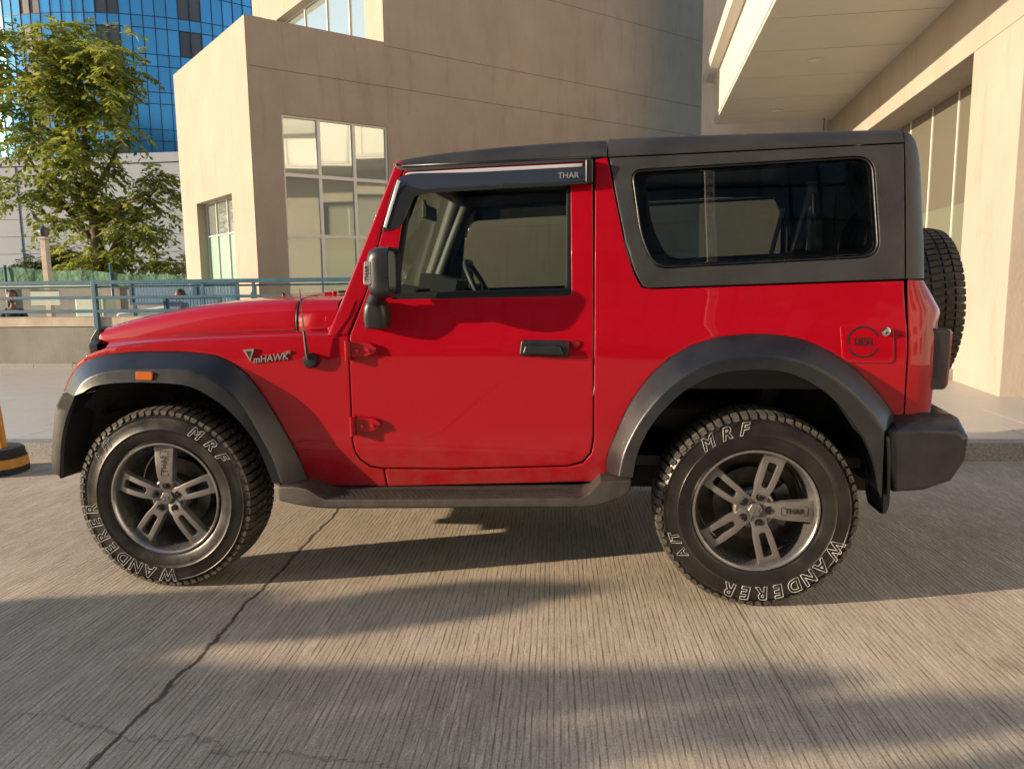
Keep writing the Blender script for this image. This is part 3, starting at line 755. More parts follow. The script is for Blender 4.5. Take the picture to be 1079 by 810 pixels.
for s in (-1, 1):
    bm = bmesh.new(); panel(bm, rounded([(.66, .70), (.895, .70), (.895, .43), (.86, .385), (.70, .385), (.66, .43)], .02), lambda u, v, d: Vector((2.925 + .09 * (.66 - v) ** 1 - .10 * (.66 - v) ** 2 * 2 - d * 1.0, s * u, v)), [], .012, .05, .002, Vector((1, 0, 0)))
    recalc(bm); obj('mud_flap', bm, M['rubberseal'], car, 40)
    bm = bmesh.new(); prism(bm, rounded([(3.085, .862), (3.180, .864), (3.186, 1.088), (3.085, 1.092)], .018, 4), s * .755, s * .58); recalc(bm)
    tl = obj('tail_light', bm, M['redlens'], car, 40, bevel=.008)
    bm = bmesh.new(); prism(bm, rounded([(3.072, .858), (3.170, .858), (3.176, 1.094), (3.072, 1.096)], .016, 4), s * .762, s * .745); recalc(bm)
    obj('lamp_housing', bm, M['smoke'], tl, 40, bevel=.005)
    bm = bmesh.new(); bx(3.100, 3.134, s * .7635, s * .760, .905, 1.05, bm); obj('lamp_reflector', bm, M['black_paint'], tl, None)

# --- wheels
def make_tyre_bm():
    bm = bmesh.new()
    prof = [(.240, -.102), (.248, -.112), (.262, -.118), (.290, -.1245), (.3005, -.1255), (.3025, -.1275), (.3045, -.1255), (.335, -.1265), (.352, -.124), (.3535, -.1265), (.357, -.1265), (.359, -.122), (.370, -.117), (.379, -.110), (.3835, -.100), (.3855, -.06), (.386, 0)]
    prof = prof + [(r, -h) for r, h in prof[::-1][1:]]
    lathe(bm, prof, 96)
    for f in bm.faces: f.material_index = 0
    return bm
def tread_bm():
    bm = bmesh.new(); N = 70
    def blk(a0, a1, y0, y1, r0=.383, r1=.3925, tw=0, sh=0):
        # a wedge block; tw = skew, sh = shoulder droop on the y1 side
        base = []; top = []
        for (a, y) in ((a0, y0), (a1, y0), (a1 + tw, y1), (a0 + tw, y1)):
            d = sh if y == y1 else 0
            base.append(bm.verts.new(((r0 - d - .004) * cos(a), y, (r0 - d - .004) * sin(a))))
            am = (a0 + a1) / 2 + (tw if y == y1 else 0); ym = (y0 + y1) / 2
            aa = am + (a - am) * .93; yy = ym + (y - ym) * .95
            top.append(bm.verts.new(((r1 - d) * cos(aa), yy, (r1 - d) * sin(aa))))
        bm.faces.new(top)
        for k in range(4): bm.faces.new((base[k], base[(k + 1) % 4], top[(k + 1) % 4], top[k]))
    for k in range(N):
        a = 2 * pi * k / N; w = 2 * pi / N
        for s in (-1, 1):
            aa = a + (w / 2 if s > 0 else 0)
            big = k % 2 == 0
            blk(aa, aa + w * (.80 if big else .70), s * .076, s * .122, tw=0, sh=.0085)            # shoulder lugs
            # side biters down the shoulder
            b0 = [((.384), s * .1165), ((.366), s * (.1235 if big else .1215))]
            q = []
            for rr, yy in b0:
                for at in (aa + w * .06, aa + w * (.64 if big else .5)): q.append(Vector((rr * cos(at), yy, rr * sin(at))))
            o_ = [Vector((v.x, v.y + s * .0022, v.z)) for v in q]
            V = [bm.verts.new(v) for v in q + o_]
            for idx in ((4, 5, 7, 6), (0, 1, 5, 4), (1, 3, 7, 5), (3, 2, 6, 7), (2, 0, 4, 6)): bm.faces.new([V[t] for t in idx])
            blk(aa + w * .3, aa + w * .95, s * .034, s * .070, tw=w * .22 * s)
        blk(a + w * .1, a + w * .8, -.026, .026, tw=w * .3)
    return bm
def spoke_poly():
    # spoke pointing +u
    ol = rounded([(.020, -.034), (.072, -.030), (.100, -.0365), (.212, -.0435), (.226, -.050), (.226, .050), (.212, .0435), (.100, .0365), (.072, .030), (.020, .034)], [0, .02, .02, .01, 0, 0, .01, .02, .02, 0], 4)
    slot = rounded([(.096, -.0130), (.198, -.0185), (.198, .0185), (.096, .0130)], .011, 5)
    return ol, slot
def wheel(loc, rot, s, name='wheel', tyre_phase=0, badge_k=0, parent=None):
    """s=-1: outer face towards -y. rot = angle of the badge spoke; tyre_phase = angle of the top lettering."""
    FY = -1 if s < 0 else 1
    bm = bmesh.new()   # barrel
    lathe(bm, [(.240, -.098), (.2445, -.112), (.2425, -.117), (.236, -.1175), (.231, -.113), (.228, -.100), (.216, -.060), (.205, .02), (.205, .10), (.225, .112), (.238, .112)], 80)
    if s > 0: bmesh.ops.scale(bm, vec=(1, -1, 1), verts=bm.verts)
    w = obj(name, recalc(bm), M['barrel'], car, 45); w.location = loc
    # tyre
    bm = make_tyre_bm(); t = obj('tyre', recalc(bm), M['rubber'], w, 60)
    bm = tread_bm(); bmesh.ops.rotate(bm, verts=bm.verts, matrix=Matrix.Rotation(.03 + tyre_phase, 3, 'Y')); obj('tread', recalc(bm), M['tread'], w, None)
    # spokes
    bm = bmesh.new(); ol, slot = spoke_poly()
    for k in range(5):
        a = rot + k * 2 * pi / 5
        def fn(u, v, d, a=a):
            y = -.088 - .016 * (1 - ((u - .12) / .12) ** 2) + d
            if u < .07: y += .25 * (.07 - u) ** 1.2 * .6
            x = u * cos(a) - v * sin(a); z = u * sin(a) + v * cos(a)
            return Vector((x, -FY * y, z))
        panel(bm, ol, fn, [] if k == 0 else [slot], .034, .02, .0035, Vector((0, FY, 0)))
    lathe(bm, [(.082, -.050), (.079, -.082), (.072, -.087), (.060, -.084), (.036, -.082), (.034, -.060)], 40)
    if s > 0:
        pass
    # lug recesses
    rm = obj('rim', recalc(bm), M['alloy'], w, 42, wn_=True)
    for k in range(5):
        a = rot + k * 2 * pi / 5; x, z = .056 * cos(a), .056 * sin(a)
        bm = bmesh.new(); q = FY
        lathe(bm, [(.0175, q * .095), (.0170, q * .1005), (.0150, q * .1010), (.0140, q * .0985)], 20, (x, 0, z)); lathe(bm, [(.0, q * .107), (.008, q * .106), (.0095, q * .103), (.0095, q * .093)], 6, (x, 0, z)); disc(bm, .0155, q * .0992, 20, (x, 0, z))
        obj('wheel_nut', recalc(bm), M['rubberseal'], w, 40)
    bm = bmesh.new(); lathe(bm, [(.030, FY * .080), (.030, FY * .100), (.026, FY * .106), (.0, FY * .108)], 6); rc = obj('hub_cap', recalc(bm), M['alloy'], w, 30, bevel=.002)
    bm = bmesh.new()
    if s < 0:
        for q in ((-.012, -.012, 0, .012), (.012, -.012, 0, .012), (-.012, .011, -.004, -.008), (.012, .011, .004, -.008)):
            tube(bm, [(q[0], -.1085, q[1]), (q[2], -.1085, q[3])], .0014, 4)
        obj('hub_emblem', bm, M['chrome'], w, None)
        bm = bmesh.new(); tm = text_mesh('THAR', .030, .0006, 0, 0, .0004)
        Mx = Matrix.Rotation(-rot, 4, 'Y') @ Matrix.Translation((.150, -.1058, 0)) @ Matrix.Rotation(pi / 2, 4, 'X')
        merge(bm, tm, Mx); obj('lettering', bm, M['decal'], w, None)
        bm = bmesh.new(); 
        # engraved frame round the lettering
        fr = rounded([(.098, -.0155), (.203, -.0175), (.203, .0175), (.098, .0155)], .006, 3)
        pts = [Matrix.Rotation(-rot, 3, 'Y') @ Vector((u, -.1045 + .016 * ((u - .12) / .12) ** 2 * 1.0, v)) for u, v in fr]; tube(bm, pts + [pts[0]], .0012, 4, False); obj('spoke_inlay', bm, M['decal'], w, None)
    # brake
    bm = bmesh.new(); lathe(bm, [(.0, FY * .03), (.08, FY * .03), (.085, FY * .0), (.150, FY * .0), (.150, -FY * .02), (.10, -FY * .02)], 40); disc(bm, .203, -FY * .06, 40)
    obj('brake_disc', recalc(bm), M['disc'], w, 40)
    bm = bmesh.new(); lathe(bm, [(.10, FY * .02), (.155, FY * .02), (.160, FY * .01), (.160, -FY * .04), (.10, -FY * .04)], 14, (0, 0, 0), 'Y', radians(-35), radians(35)); obj('brake_caliper', recalc(bm), M['satin'], w, 40)
    # lettering on the outer wall
    if s < 0:
        def arc(txt, start, size, r, step, shear, th):
            a = start
            for ch in txt:
                tm = text_mesh(ch, size, 0, th, shear, .0022)
                # reading clockwise with tops outwards, facing -y
                Mx = Matrix.Rotation(-(a - pi / 2), 4, 'Y') @ Matrix.Translation((0, -.1272, r)) @ Matrix.Rotation(radians(3), 4, 'X') @ Matrix.Rotation(pi / 2, 4, 'X')
                merge(bm, tm, Mx)
                wd = {'I': .45, '/': .5, 'W': 1.25, 'M': 1.1}.get(ch, .93)
                a -= step * wd
        for args in (('WANDERER', tyre_phase - radians(138), .070, .330, radians(11.9), .12, .00115), ('MRF', tyre_phase + radians(13), .066, .330, radians(12.5), .35, .0010), ('A/T', tyre_phase + radians(99), .048, .330, radians(9.0), .2, .0008)):
            bm = bmesh.new(); arc(*args); obj('tyre_lettering', bm, M['white'], w, None)
    return w
wheel((0, -.748, .390), radians(90), -1, tyre_phase=radians(48))
wheel((2.45, -.748, .390), radians(-1), -1, tyre_phase=radians(113))
wheel((0, .748, .390), radians(40), 1, tyre_phase=1)
wheel((2.45, .748, .390), radians(10), 1, tyre_phase=2)
# spare wheel on the tailgate
bm = bmesh.new(); lathe(bm, [(.236, -.098), (.2405, -.112), (.232, -.1165), (.223, -.100), (.205, .02), (.205, .10), (.238, .112)], 60); disc(bm, .21, -.08, 40)
sp = obj('spare_wheel', recalc(bm), M['barrel'], car, 45); sp.rotation_euler = (0, 0, pi / 2); sp.location = (3.292, .02, 1.140); sp.scale = (.96, .96, .96)
obj('tyre', recalc(make_tyre_bm()), M['rubber'], sp, 60); obj('tread', recalc(tread_bm()), M['tread'], sp, None)
bm = bmesh.new(); bx(3.14, 3.32, -.12, .12, 1.0, 1.22, bm); tube(bm, [(3.14, 0, 1.1), (3.40, 0, 1.1)], .06, 12); obj('spare_wheel_carrier', bm, M['plastic'], car, 40)

# --- chassis
bm = bmesh.new(); bx(.50, 1.90, -.66, .66, .40, .50, bm); bx(1.9, 3.0, -.36, .36, .50, .80, bm); bx(-.40, .55, -.36, .36, .50, 1.00, bm); bx(2.90, 3.10, -.72, .72, .50, .78, bm); obj('floor_pan', bm, M['dark'], car, None)
bm = bmesh.new()
for s in (-1, 1): bx(-.50, 3.1, s * .42, s * .34, .36, .46, bm)
for x in (-.45, .6, 1.3, 1.9, 3.0): bx(x - .04, x + .04, -.38, .38, .37, .45, bm)
obj('chassis_frame', bm, M['dark'], car, None)
for x, r in ((0, .035), (2.45, .042)):
    bm = bmesh.new(); tube(bm, [(x, -.62, .37), (x, .62, .37)], r, 12); lathe(bm, [(.02, -.11), (.11, -.07), (.13, 0), (.11, .07), (.02, .11)], 20, (x, .10, .36)); obj('axle', recalc(bm), M['dark'], car, 40)
    for s in (-1, 1):
        bm = bmesh.new(); pts = []
        for k in range(70): a = k * 2 * pi / 12; pts.append((x + .06 * cos(a) + .05, s * .52 + .06 * sin(a), .45 + k * .0042))
        tube(bm, pts, .008, 6); tube(bm, [(x - .06, s * .50, .36), (x - .14, s * .50, .78)], [.022, .030], 10); obj('suspension', bm, M['satin'], car, 40)
bm = bmesh.new(); tube(bm, [(.6, .25, .34), (1.5, .25, .33), (2.1, .3, .35), (2.9, .45, .42), (3.1, .5, .42)], .03, 10); lathe(bm, [(.03, -.25), (.08, -.2), (.08, .2), (.03, .25)], 16, (1.35, .22, .33), 'X'); obj('exhaust', bm, M['disc'], car, 40)
bm = bmesh.new(); tube(bm, [(1.72, -.60, .375), (1.74, -.70, .375)], .035, 14); tube(bm, [(.7, -.55, .40), (1.9, -.55, .40)], .012, 6)
for x in (.75, 1.25, 1.7): tube(bm, [(x, -.50, .42), (x, -.74, .405)], .02, 8)
obj('step_bracket', bm, M['dark'], car, 40)

# --- cabin
bm = bmesh.new()
rows = []
for x, z in ((.70, 1.13), (.80, 1.225), (.98, 1.245), (1.06, 1.20), (1.08, 1.02), (1.02, .80)): rows.append([Vector((x, y, z)) for y in (-.70, -.3, 0, .3, .70)])
loft(bm, rows); bx(1.0, 1.09, -.08, .12, 1.05, 1.23, bm)
box(bm, (.985, .36, 1.275), (.20, .34, .09), ry=radians(12)); box(bm, (.95, -.36, 1.25), (.16, .30, .05), ry=radians(10)); obj('dashboard', bm, M['cabin'], car, 40)
bm = bmesh.new(); c = Vector((1.20, .36, 1.235)); ax = Vector((.80, 0, .42)).normalized(); e1 = Vector((0, 1, 0)); e2 = ax.cross(e1)
tube(bm, [c + (e1 * cos(a) + e2 * sin(a)) * .185 for a in [2 * pi * k / 32 for k in range(33)]], .015, 8, False)
for a in (0, pi, 1.5 * pi): tube(bm, [c - ax * .03, c + (e1 * cos(a) + e2 * sin(a)) * .185], .013, 6)
tube(bm, [c - ax * .02, c - ax * .30], .035, 10); lathe(bm, [(0, -.02), (.055, -.015), (.055, .015), (0, .02)], 16, tuple(c - ax * .02), 'X'); obj('steering_wheel', bm, M['cabin'], car, 40)
def seat(x, y, w, hb=.62, name='seat'):
    bm = bmesh.new(); z = .72
    def slab(a, b, th, w0, w1):
        a = Vector(a); b = Vector(b); t = (b - a).normalized(); n = Vector((-t.z, 0, t.x)); rows = []
        for k in range(7):
            u = k / 6; c_ = a.lerp(b, u); ww = w0 + (w1 - w0) * u; th_ = th * (.75 + .25 * sin(pi * u))
            rows.append([c_ + Vector((0, sx * ww, 0)) + n * sz for sx, sz in ((-.9, -th_), (.9, -th_), (1, -.4 * th_), (1, .5 * th_), (.8, th_), (.35, th_ * .75), (-.35, th_ * .75), (-.8, th_), (-1, .5 * th_), (-1, -.4 * th_))])
        R = loft(bm, rows, close=True); bm.faces.new(R[0]); bm.faces.new(R[-1][::-1])
    slab((x - .24, y, z), (x + .24, y, z - .03), .07, w, w); slab((x + .24, y, z), (x + .40, y, z + hb), .055, w, w * .82)
    o = obj(name, recalc(bm), M['seat'], car, 50)
    bm = bmesh.new(); box(bm, (x + .435, y, z + hb + .11), (.08, w * 1.05, .15), ry=radians(10)); tube(bm, [(x + .405, y - .06, z + hb - .02), (x + .43, y - .06, z + hb + .06)], .006, 6); tube(bm, [(x + .405, y + .06, z + hb - .02), (x + .43, y + .06, z + hb + .06)], .006, 6)
    obj('headrest', bm, M['seat'], o, 40, bevel=.025)
for y in (-.36, .36): seat(1.42, y, .24)
for y in (-.32, .32): seat(2.28, y, .24, .50)
bm = bmesh.new(); tube(bm, [(.96, .02, 1.70), (.97, .02, 1.66)], .012, 8); box(bm, (.99, .02, 1.635), (.025, .24, .065)); obj('rear_view_mirror', bm, M['cabin'], car, 40, bevel=.01)
bm = bmesh.new(); tube(bm, [(.86, -.30, 1.22), (.86, -.30, 1.26)], .02, 10); lathe(bm, [(.0, -.03), (.03, -.015), (.03, .015), (0, .03)], 16, (.87, -.30, 1.285), 'X'); box(bm, (.89, -.30, 1.33), (.012, .06, .03)); obj('dash_camera', bm, M['cabin'], car, 40)
bm = bmesh.new()
for s in (-1, 1):
    tube(bm, [(.80, s * .685, 1.10), (.90, s * .665, 1.30), (.99, s * .640, 1.52), (1.085, s * .615, 1.745), (1.30, s * .600, 1.765), (1.85, s * .600, 1.775)], [.05, .045, .04, .04, .035, .035], 8)
tube(bm, [(1.05, -.60, 1.755), (1.05, .60, 1.755)], .035, 8)
for s in (-1, 1):
    rows = []
    for q in smooth_curve([(.728, 1.081), (.798, 1.251), (.905, 1.515), (1.010, 1.785)], 12):
        y = -yfs(q.x, q.y); rows.append([Vector((q.x - .020, s * (y - .070), q.y)), Vector((q.x - .018, s * (y - .086), q.y)), Vector((q.x + .05, s * (y - .090), q.y)), Vector((q.x + .105, s * (y - .052), q.y))])
    loft(bm, rows)
obj('pillar_trim', bm, M['cabin'], car, 50)
# roll bars and rear cabin inner skins
bm = bmesh.new()
for s in (-1, 1):
    tube(bm, [(1.86, s * .60, .75), (1.86, s * .60, 1.5), (1.87, s * .56, 1.74), (2.3, s * .55, 1.77), (2.8, s * .56, 1.76), (2.96, s * .60, 1.45), (2.98, s * .62, .9)], .035, 10)
tube(bm, [(1.87, -.56, 1.74), (1.87, .56, 1.74)], .035, 10); obj('roll_bar', bm, M['cabin'], car, 50)
bm = bmesh.new()
for s in (-1, 1):
    bx(1.83, 2.98, s * .70, s * .66, .85, 1.31, bm); bx(.83, 1.80, s * .735, s * .70, .55, 1.21, bm); bx(1.735, 1.90, s * .655, s * .625, 1.25, 1.77, bm)
bx(.55, 3.0, -.66, .66, .52, .56, bm); bx(.60, .66, -.62, .62, .50, 1.05, bm)
obj('cabin_trim', bm, M['cabin'], car, None)
# tripods and bags stowed behind the rear seat
bm = bmesh.new()
for a, b in (((2.66, -.30, 1.30), (2.74, -.34, 1.66)), ((2.80, -.26, 1.30), (2.75, -.34, 1.66)), ((2.72, -.44, 1.30), (2.74, -.35, 1.66)), ((2.60, -.20, 1.32), (2.66, -.22, 1.60))): tube(bm, [a, b], .010, 6)
box(bm, (2.745, -.345, 1.675), (.04, .04, .05)); lug = obj('folded_tripod', bm, M['lamp'], None, 40)
tag(lug, 'folded silver tripod seen through the tinted rear side window', 'tripod')
# ------------------------------------------------------------------ setting materials
def concrete_road():
    m = bpy.data.materials.new('tined_concrete'); m.use_nodes = True
    nt = m.node_tree; N = nt.nodes; L = nt.links; b = N['Principled BSDF']; b.inputs['Roughness'].default_value = .82; b.inputs['Specular IOR Level'].default_value = .35
    tc = N.new('ShaderNodeTexCoord')
    def mp(scale, rz=0, loc=(0, 0, 0)):
        n = N.new('ShaderNodeMapping'); n.inputs['Scale'].default_value = scale; n.inputs['Rotation'].default_value = (0, 0, rz); n.inputs['Location'].default_value = loc
        L.new(tc.outputs['Object'], n.inputs['Vector']); return n.outputs[0]
    def noise_(v, scale, detail=4, rough=.6, dist=0):
        n = N.new('ShaderNodeTexNoise'); n.inputs['Scale'].default_value = scale; n.inputs['Detail'].default_value = detail; n.inputs['Roughness'].default_value = rough; n.inputs['Distortion'].default_value = dist
        L.new(v, n.inputs['Vector']); return n.outputs['Fac']
    def math_(op, a, b_=None, c_=None, clamp=False):
        n = N.new('ShaderNodeMath'); n.operation = op; n.use_clamp = clamp
        for i, q in enumerate((a, b_, c_)):
            if q is None: continue
            if isinstance(q, (int, float)): n.inputs[i].default_value = q
            else: L.new(q, n.inputs[i])
        return n.outputs[0]
    rz = radians(-3.0)
    g1 = noise_(mp((1, .085, 1), rz), 105, 6, .85, .1)           # tining grooves
    g2 = noise_(mp((1, .12, 1), rz), 14, 3, .6)
    g3 = noise_(mp((1, .40, 1), rz), 230, 3, .75)
    fine = noise_(mp((1, .7, 1), rz), 175, 5, .85)
    big = noise_(mp((1, 1, 1)), .9, 6, .65); stain = noise_(mp((1, .5, 1), .4), 3.2, 7, .7, .6)
    wear = noise_(mp((1, .5, 1), .1), 1.7, 4, .6)
    groove = math_('MULTIPLY_ADD', g1, .85, math_('MULTIPLY', g2, .20))
    groove = math_('ADD', groove, math_('MULTIPLY', g3, .35))
    mpx = N.new('ShaderNodeSeparateXYZ'); L.new(mp((1, 1, 1), rz), mpx.inputs[0])
    drift = noise_(mp((1, .06, 1), rz), 16, 4, .7)
    wv = math_('SINE', math_('MULTIPLY_ADD', drift, 6.5, math_('MULTIPLY', mpx.outputs['X'], 295.0)))
    mask = noise_(mp((1, .18, 1), rz), 26, 5, .75)
    mk = N.new('ShaderNodeMapRange'); mk.inputs[1].default_value = .38; mk.inputs[2].default_value = .62; L.new(mask, mk.inputs[0])
    ln = N.new('ShaderNodeMapRange'); ln.interpolation_type = 'SMOOTHSTEP'; ln.inputs[1].default_value = .50; ln.inputs[2].default_value = .99; L.new(wv, ln.inputs[0])
    line = math_('MULTIPLY', ln.outputs[0], mk.outputs[0])
    gs = N.new('ShaderNodeMapRange'); gs.interpolation_type = 'SMOOTHSTEP'; gs.inputs[1].default_value = .56; gs.inputs[2].default_value = .78; L.new(groove, gs.inputs[0])
    gv = math_('SUBTRACT', gs.outputs[0], math_('MULTIPLY', line, .6), None, True)
    sep = N.new('ShaderNodeSeparateXYZ'); L.new(tc.outputs['Object'], sep.inputs[0])
    wob = noise_(mp((1, 1, 1)), 2.6, 8, .72)
    def joint(x0, slope, w, amp):
        # |x - (x0 + slope*y) + wobble| < w
        xx = math_('SUBTRACT', sep.outputs['X'], x0); xx = math_('MULTIPLY_ADD', sep.outputs['Y'], -slope, xx)
        xx = math_('MULTIPLY_ADD', math_('SUBTRACT', wob, .5), amp, xx)
        xx = math_('ABSOLUTE', xx)
        r = N.new('ShaderNodeMapRange'); r.interpolation_type = 'SMOOTHSTEP'; r.inputs[1].default_value = w * .4; r.inputs[2].default_value = w; r.inputs[3].default_value = 1; r.inputs[4].default_value = 0
        L.new(xx, r.inputs[0]); return r.outputs[0]
    j1 = joint(.371, -.047, .011, .11); j2 = joint(2.33, -.066, .006, .02); j3 = joint(-3.9, -.05, .012, .06)
    # a hairline crack running across the slab
    cr = math_('ABSOLUTE', math_('MULTIPLY_ADD', math_('SUBTRACT', wob, .5), .35, math_('MULTIPLY_ADD', sep.outputs['X'], .10, math_('ADD', sep.outputs['Y'], 1.86))))
    rr = N.new('ShaderNodeMapRange'); rr.inputs[1].default_value = .001; rr.inputs[2].default_value = .004; rr.inputs[3].default_value = .6; rr.inputs[4].default_value = 0; L.new(cr, rr.inputs[0])
    jj = math_('MAXIMUM', math_('MAXIMUM', j1, math_('MULTIPLY', j2, .55)), math_('MAXIMUM', j3, math_('MULTIPLY', rr.outputs[0], .7)))
    ramp = N.new('ShaderNodeValToRGB'); e = ramp.color_ramp.elements; e[0].position = .30; e[0].color = (.48, .42, .345, 1); e[1].position = .70; e[1].color = (.72, .635, .525, 1)
    L.new(math_('MULTIPLY_ADD', stain, .5, math_('MULTIPLY', big, .5)), ramp.inputs[0])
    def mulcol(c, f, dark):
        n = N.new('ShaderNodeMix'); n.data_type = 'RGBA'; n.blend_type = 'MULTIPLY'; L.new(f, n.inputs[0]); L.new(c, n.inputs[6]); n.inputs[7].default_value = (*dark, 1); return n.outputs[2]
    col = mulcol(ramp.outputs[0], math_('MULTIPLY', math_('SUBTRACT', 1, gv), .50), (.56, .52, .48))
    col = mulcol(col, math_('MULTIPLY', line, .9), (.42, .38, .35))
    fr = N.new('ShaderNodeMapRange'); fr.inputs[1].default_value = .42; fr.inputs[2].default_value = .70; L.new(fine, fr.inputs[0])
    col = mulcol(col, math_('MULTIPLY', fr.outputs[0], .95), (.46, .43, .40))
    spots = N.new('ShaderNodeMapRange'); spots.inputs[1].default_value = .64; spots.inputs[2].default_value = .74; L.new(noise_(mp((1, 1, 1), 0, (3, 7, 0)), 1.15, 5, .7, .3), spots.inputs[0])
    col = mulcol(col, math_('MULTIPLY', spots.outputs[0], .55), (.55, .52, .50))
    pits = N.new('ShaderNodeTexVoronoi'); pits.inputs['Scale'].default_value = 22; L.new(mp((1, 1, 1)), pits.inputs['Vector'])
    pr = N.new('ShaderNodeMapRange'); pr.inputs[1].default_value = .05; pr.inputs[2].default_value = .11; pr.inputs[3].default_value = 1; pr.inputs[4].default_value = 0; L.new(pits.outputs['Distance'], pr.inputs[0])
    col = mulcol(col, math_('MULTIPLY', math_('MULTIPLY', pr.outputs[0], mk.outputs[0]), .75), (.45, .42, .40))
    col = mulcol(col, jj, (.24, .21, .19))
    L.new(col, b.inputs['Base Color'])
    wm = N.new('ShaderNodeMapRange'); wm.inputs[1].default_value = .35; wm.inputs[2].default_value = .65; wm.inputs[3].default_value = .55; wm.inputs[4].default_value = 1; L.new(wear, wm.inputs[0])
    h = math_('MULTIPLY', gv, wm.outputs[0]); h = math_('MULTIPLY_ADD', line, -.6, h); h = math_('MULTIPLY_ADD', fine, .55, h); h = math_('MULTIPLY_ADD', jj, -2.2, h)
    bu = N.new('ShaderNodeBump'); bu.inputs['Strength'].default_value = 1.0; bu.inputs['Distance'].default_value = .0042; L.new(h, bu.inputs['Height']); L.new(bu.outputs[0], b.inputs['Normal'])
    return m
def plaster(name, c1, c2, bump=.35):
    m = mat(name, c1, .9, col2=c2, vscale=1.1, bump=bump, bscale=26, bdist=.01, spec=.2)
    nt = m.node_tree; N = nt.nodes; L = nt.links; b = N['Principled BSDF']
    # faint vertical weather streaks and blotches
    tc = N.new('ShaderNodeTexCoord'); mp = N.new('ShaderNodeMapping'); mp.inputs['Scale'].default_value = (2.2, 2.2, .35); L.new(tc.outputs['Object'], mp.inputs[0])
    n = N.new('ShaderNodeTexNoise'); n.inputs['Scale'].default_value = 2.4; n.inputs['Detail'].default_value = 9; n.inputs['Roughness'].default_value = .72; L.new(mp.outputs[0], n.inputs['Vector'])
    r = N.new('ShaderNodeMapRange'); r.inputs[1].default_value = .52; r.inputs[2].default_value = .80; r.inputs[3].default_value = 0; r.inputs[4].default_value = .55; L.new(n.outputs['Fac'], r.inputs[0])
    mx = N.new('ShaderNodeMix'); mx.data_type = 'RGBA'; mx.blend_type = 'MULTIPLY'; mx.inputs[7].default_value = (.62, .55, .50, 1)
    L.new(r.outputs[0], mx.inputs[0]); L.new(b.inputs['Base Color'].links[0].from_socket, mx.inputs[6]); L.new(mx.outputs[2], b.inputs['Base Color'])
    return m
M['road'] = concrete_road()
M['plaster'] = plaster('beige_plaster', (.355, .298, .240), (.41, .35, .287))
M['plaster2'] = plaster('grey_beige_plaster', (.50, .465, .41), (.56, .52, .46))
M['cream'] = plaster('cream_plaster', (.345, .300, .252), (.40, .352, .298))
M['groove'] = mat('groove_shadow_gap', (.20, .16, .13), .9)
M['paver'] = mat('granite_paving', (.40, .375, .335), .42, col2=(.47, .44, .395), vscale=9, rvar=.12, bump=.05, bscale=60)
M['kerb'] = mat('speckled_granite_kerb', (.12, .12, .12), .6, col2=(.34, .33, .31), vscale=75, bump=.3, bscale=90)
M['oldconc'] = mat('old_wall_render', (.17, .172, .155), .9, col2=(.26, .255, .228), vscale=1.6, bump=.4, bscale=40)
M['cap'] = mat('wall_coping', (.36, .31, .25), .9, col2=(.50, .44, .36), vscale=4, bump=.3, bscale=30)
M['teal'] = mat('teal_rail_paint', (.030, .10, .15), .42, var=.2, vscale=6)
M['pale'] = mat('pale_green_painted_steel', (.42, .52, .45), .5)
M['bluepanel'] = mat('blue_mesh_panel', (.08, .17, .27), .6, var=.15, vscale=30)
M['wframe'] = mat('white_aluminium', (.72, .71, .68), .4)
M['wglass'] = mat('reflective_window_glass', (.40, .47, .44), .03, metal=.55, spec=1.0, coat=.8, coat_rough=.01)
M['film'] = mat('frosted_film', (.27, .42, .34), .35, spec=.6)  # lower side-window panes: lighter green than the row above
M['olive'] = mat('reflective_olive_glass', (.14, .13, .10), .06, spec=.8)
M['olivefilm'] = mat('frosted_olive_film', (.17, .18, .13), .2)  # lower glazing tone: reflected light and shade painted in as colour
M['clad'] = mat('cream_cladding', (.66, .63, .56), .4, var=.05, vscale=2)
M['soffit'] = mat('soffit_panel', (.64, .60, .53), .45, var=.05, vscale=1.5)
M['towerglass'] = attr_color(mat('blue_tower_glass', (.07, .29, .50), .12, metal=.55, spec=.8))
M['officeglass'] = attr_color(mat('grey_blue_office_glass', (.13, .19, .22), .08, metal=.5, spec=.8))
M['towerdark'] = attr_color(mat('dark_tower_panel', (.085, .08, .085), .5))
M['mull'] = mat('dark_mullion', (.015, .03, .045), .5)
M['podium'] = mat('grey_cladding', (.25, .28, .31), .7, var=.06, vscale=.4)
M['bark'] = mat('bark', (.11, .075, .05), .9, var=.35, vscale=9, bump=.8, bscale=30)
M['stone'] = mat('painted_post', (.42, .36, .29), .8, var=.15, vscale=8)
M['yellow'] = mat('amber_post_paint', (.52, .23, .025), .45, var=.2, vscale=12)
M['blackrub'] = mat('black_rubber_base', (.02, .02, .02), .75, var=.4, vscale=15)
M['net'] = mat('green_shade_net', (.085, .19, .115), .85, var=.35, vscale=5, bump=.9, bscale=3.5, bdist=.12)
M['skin'] = mat('skin', (.20, .095, .055), .6); M['hair'] = mat('hair', (.01, .008, .007), .6)
M['cloth1'] = mat('dark_shirt', (.035, .03, .035), .9, bump=.3, bscale=60); M['cloth2'] = mat('blue_shirt', (.06, .09, .16), .9, bump=.3, bscale=60)
M['wpaint'] = mat('white_car_paint', (.62, .63, .64), .3, coat=.8)
M['concp'] = mat('white_painted_pole', (.78, .76, .70), .7)
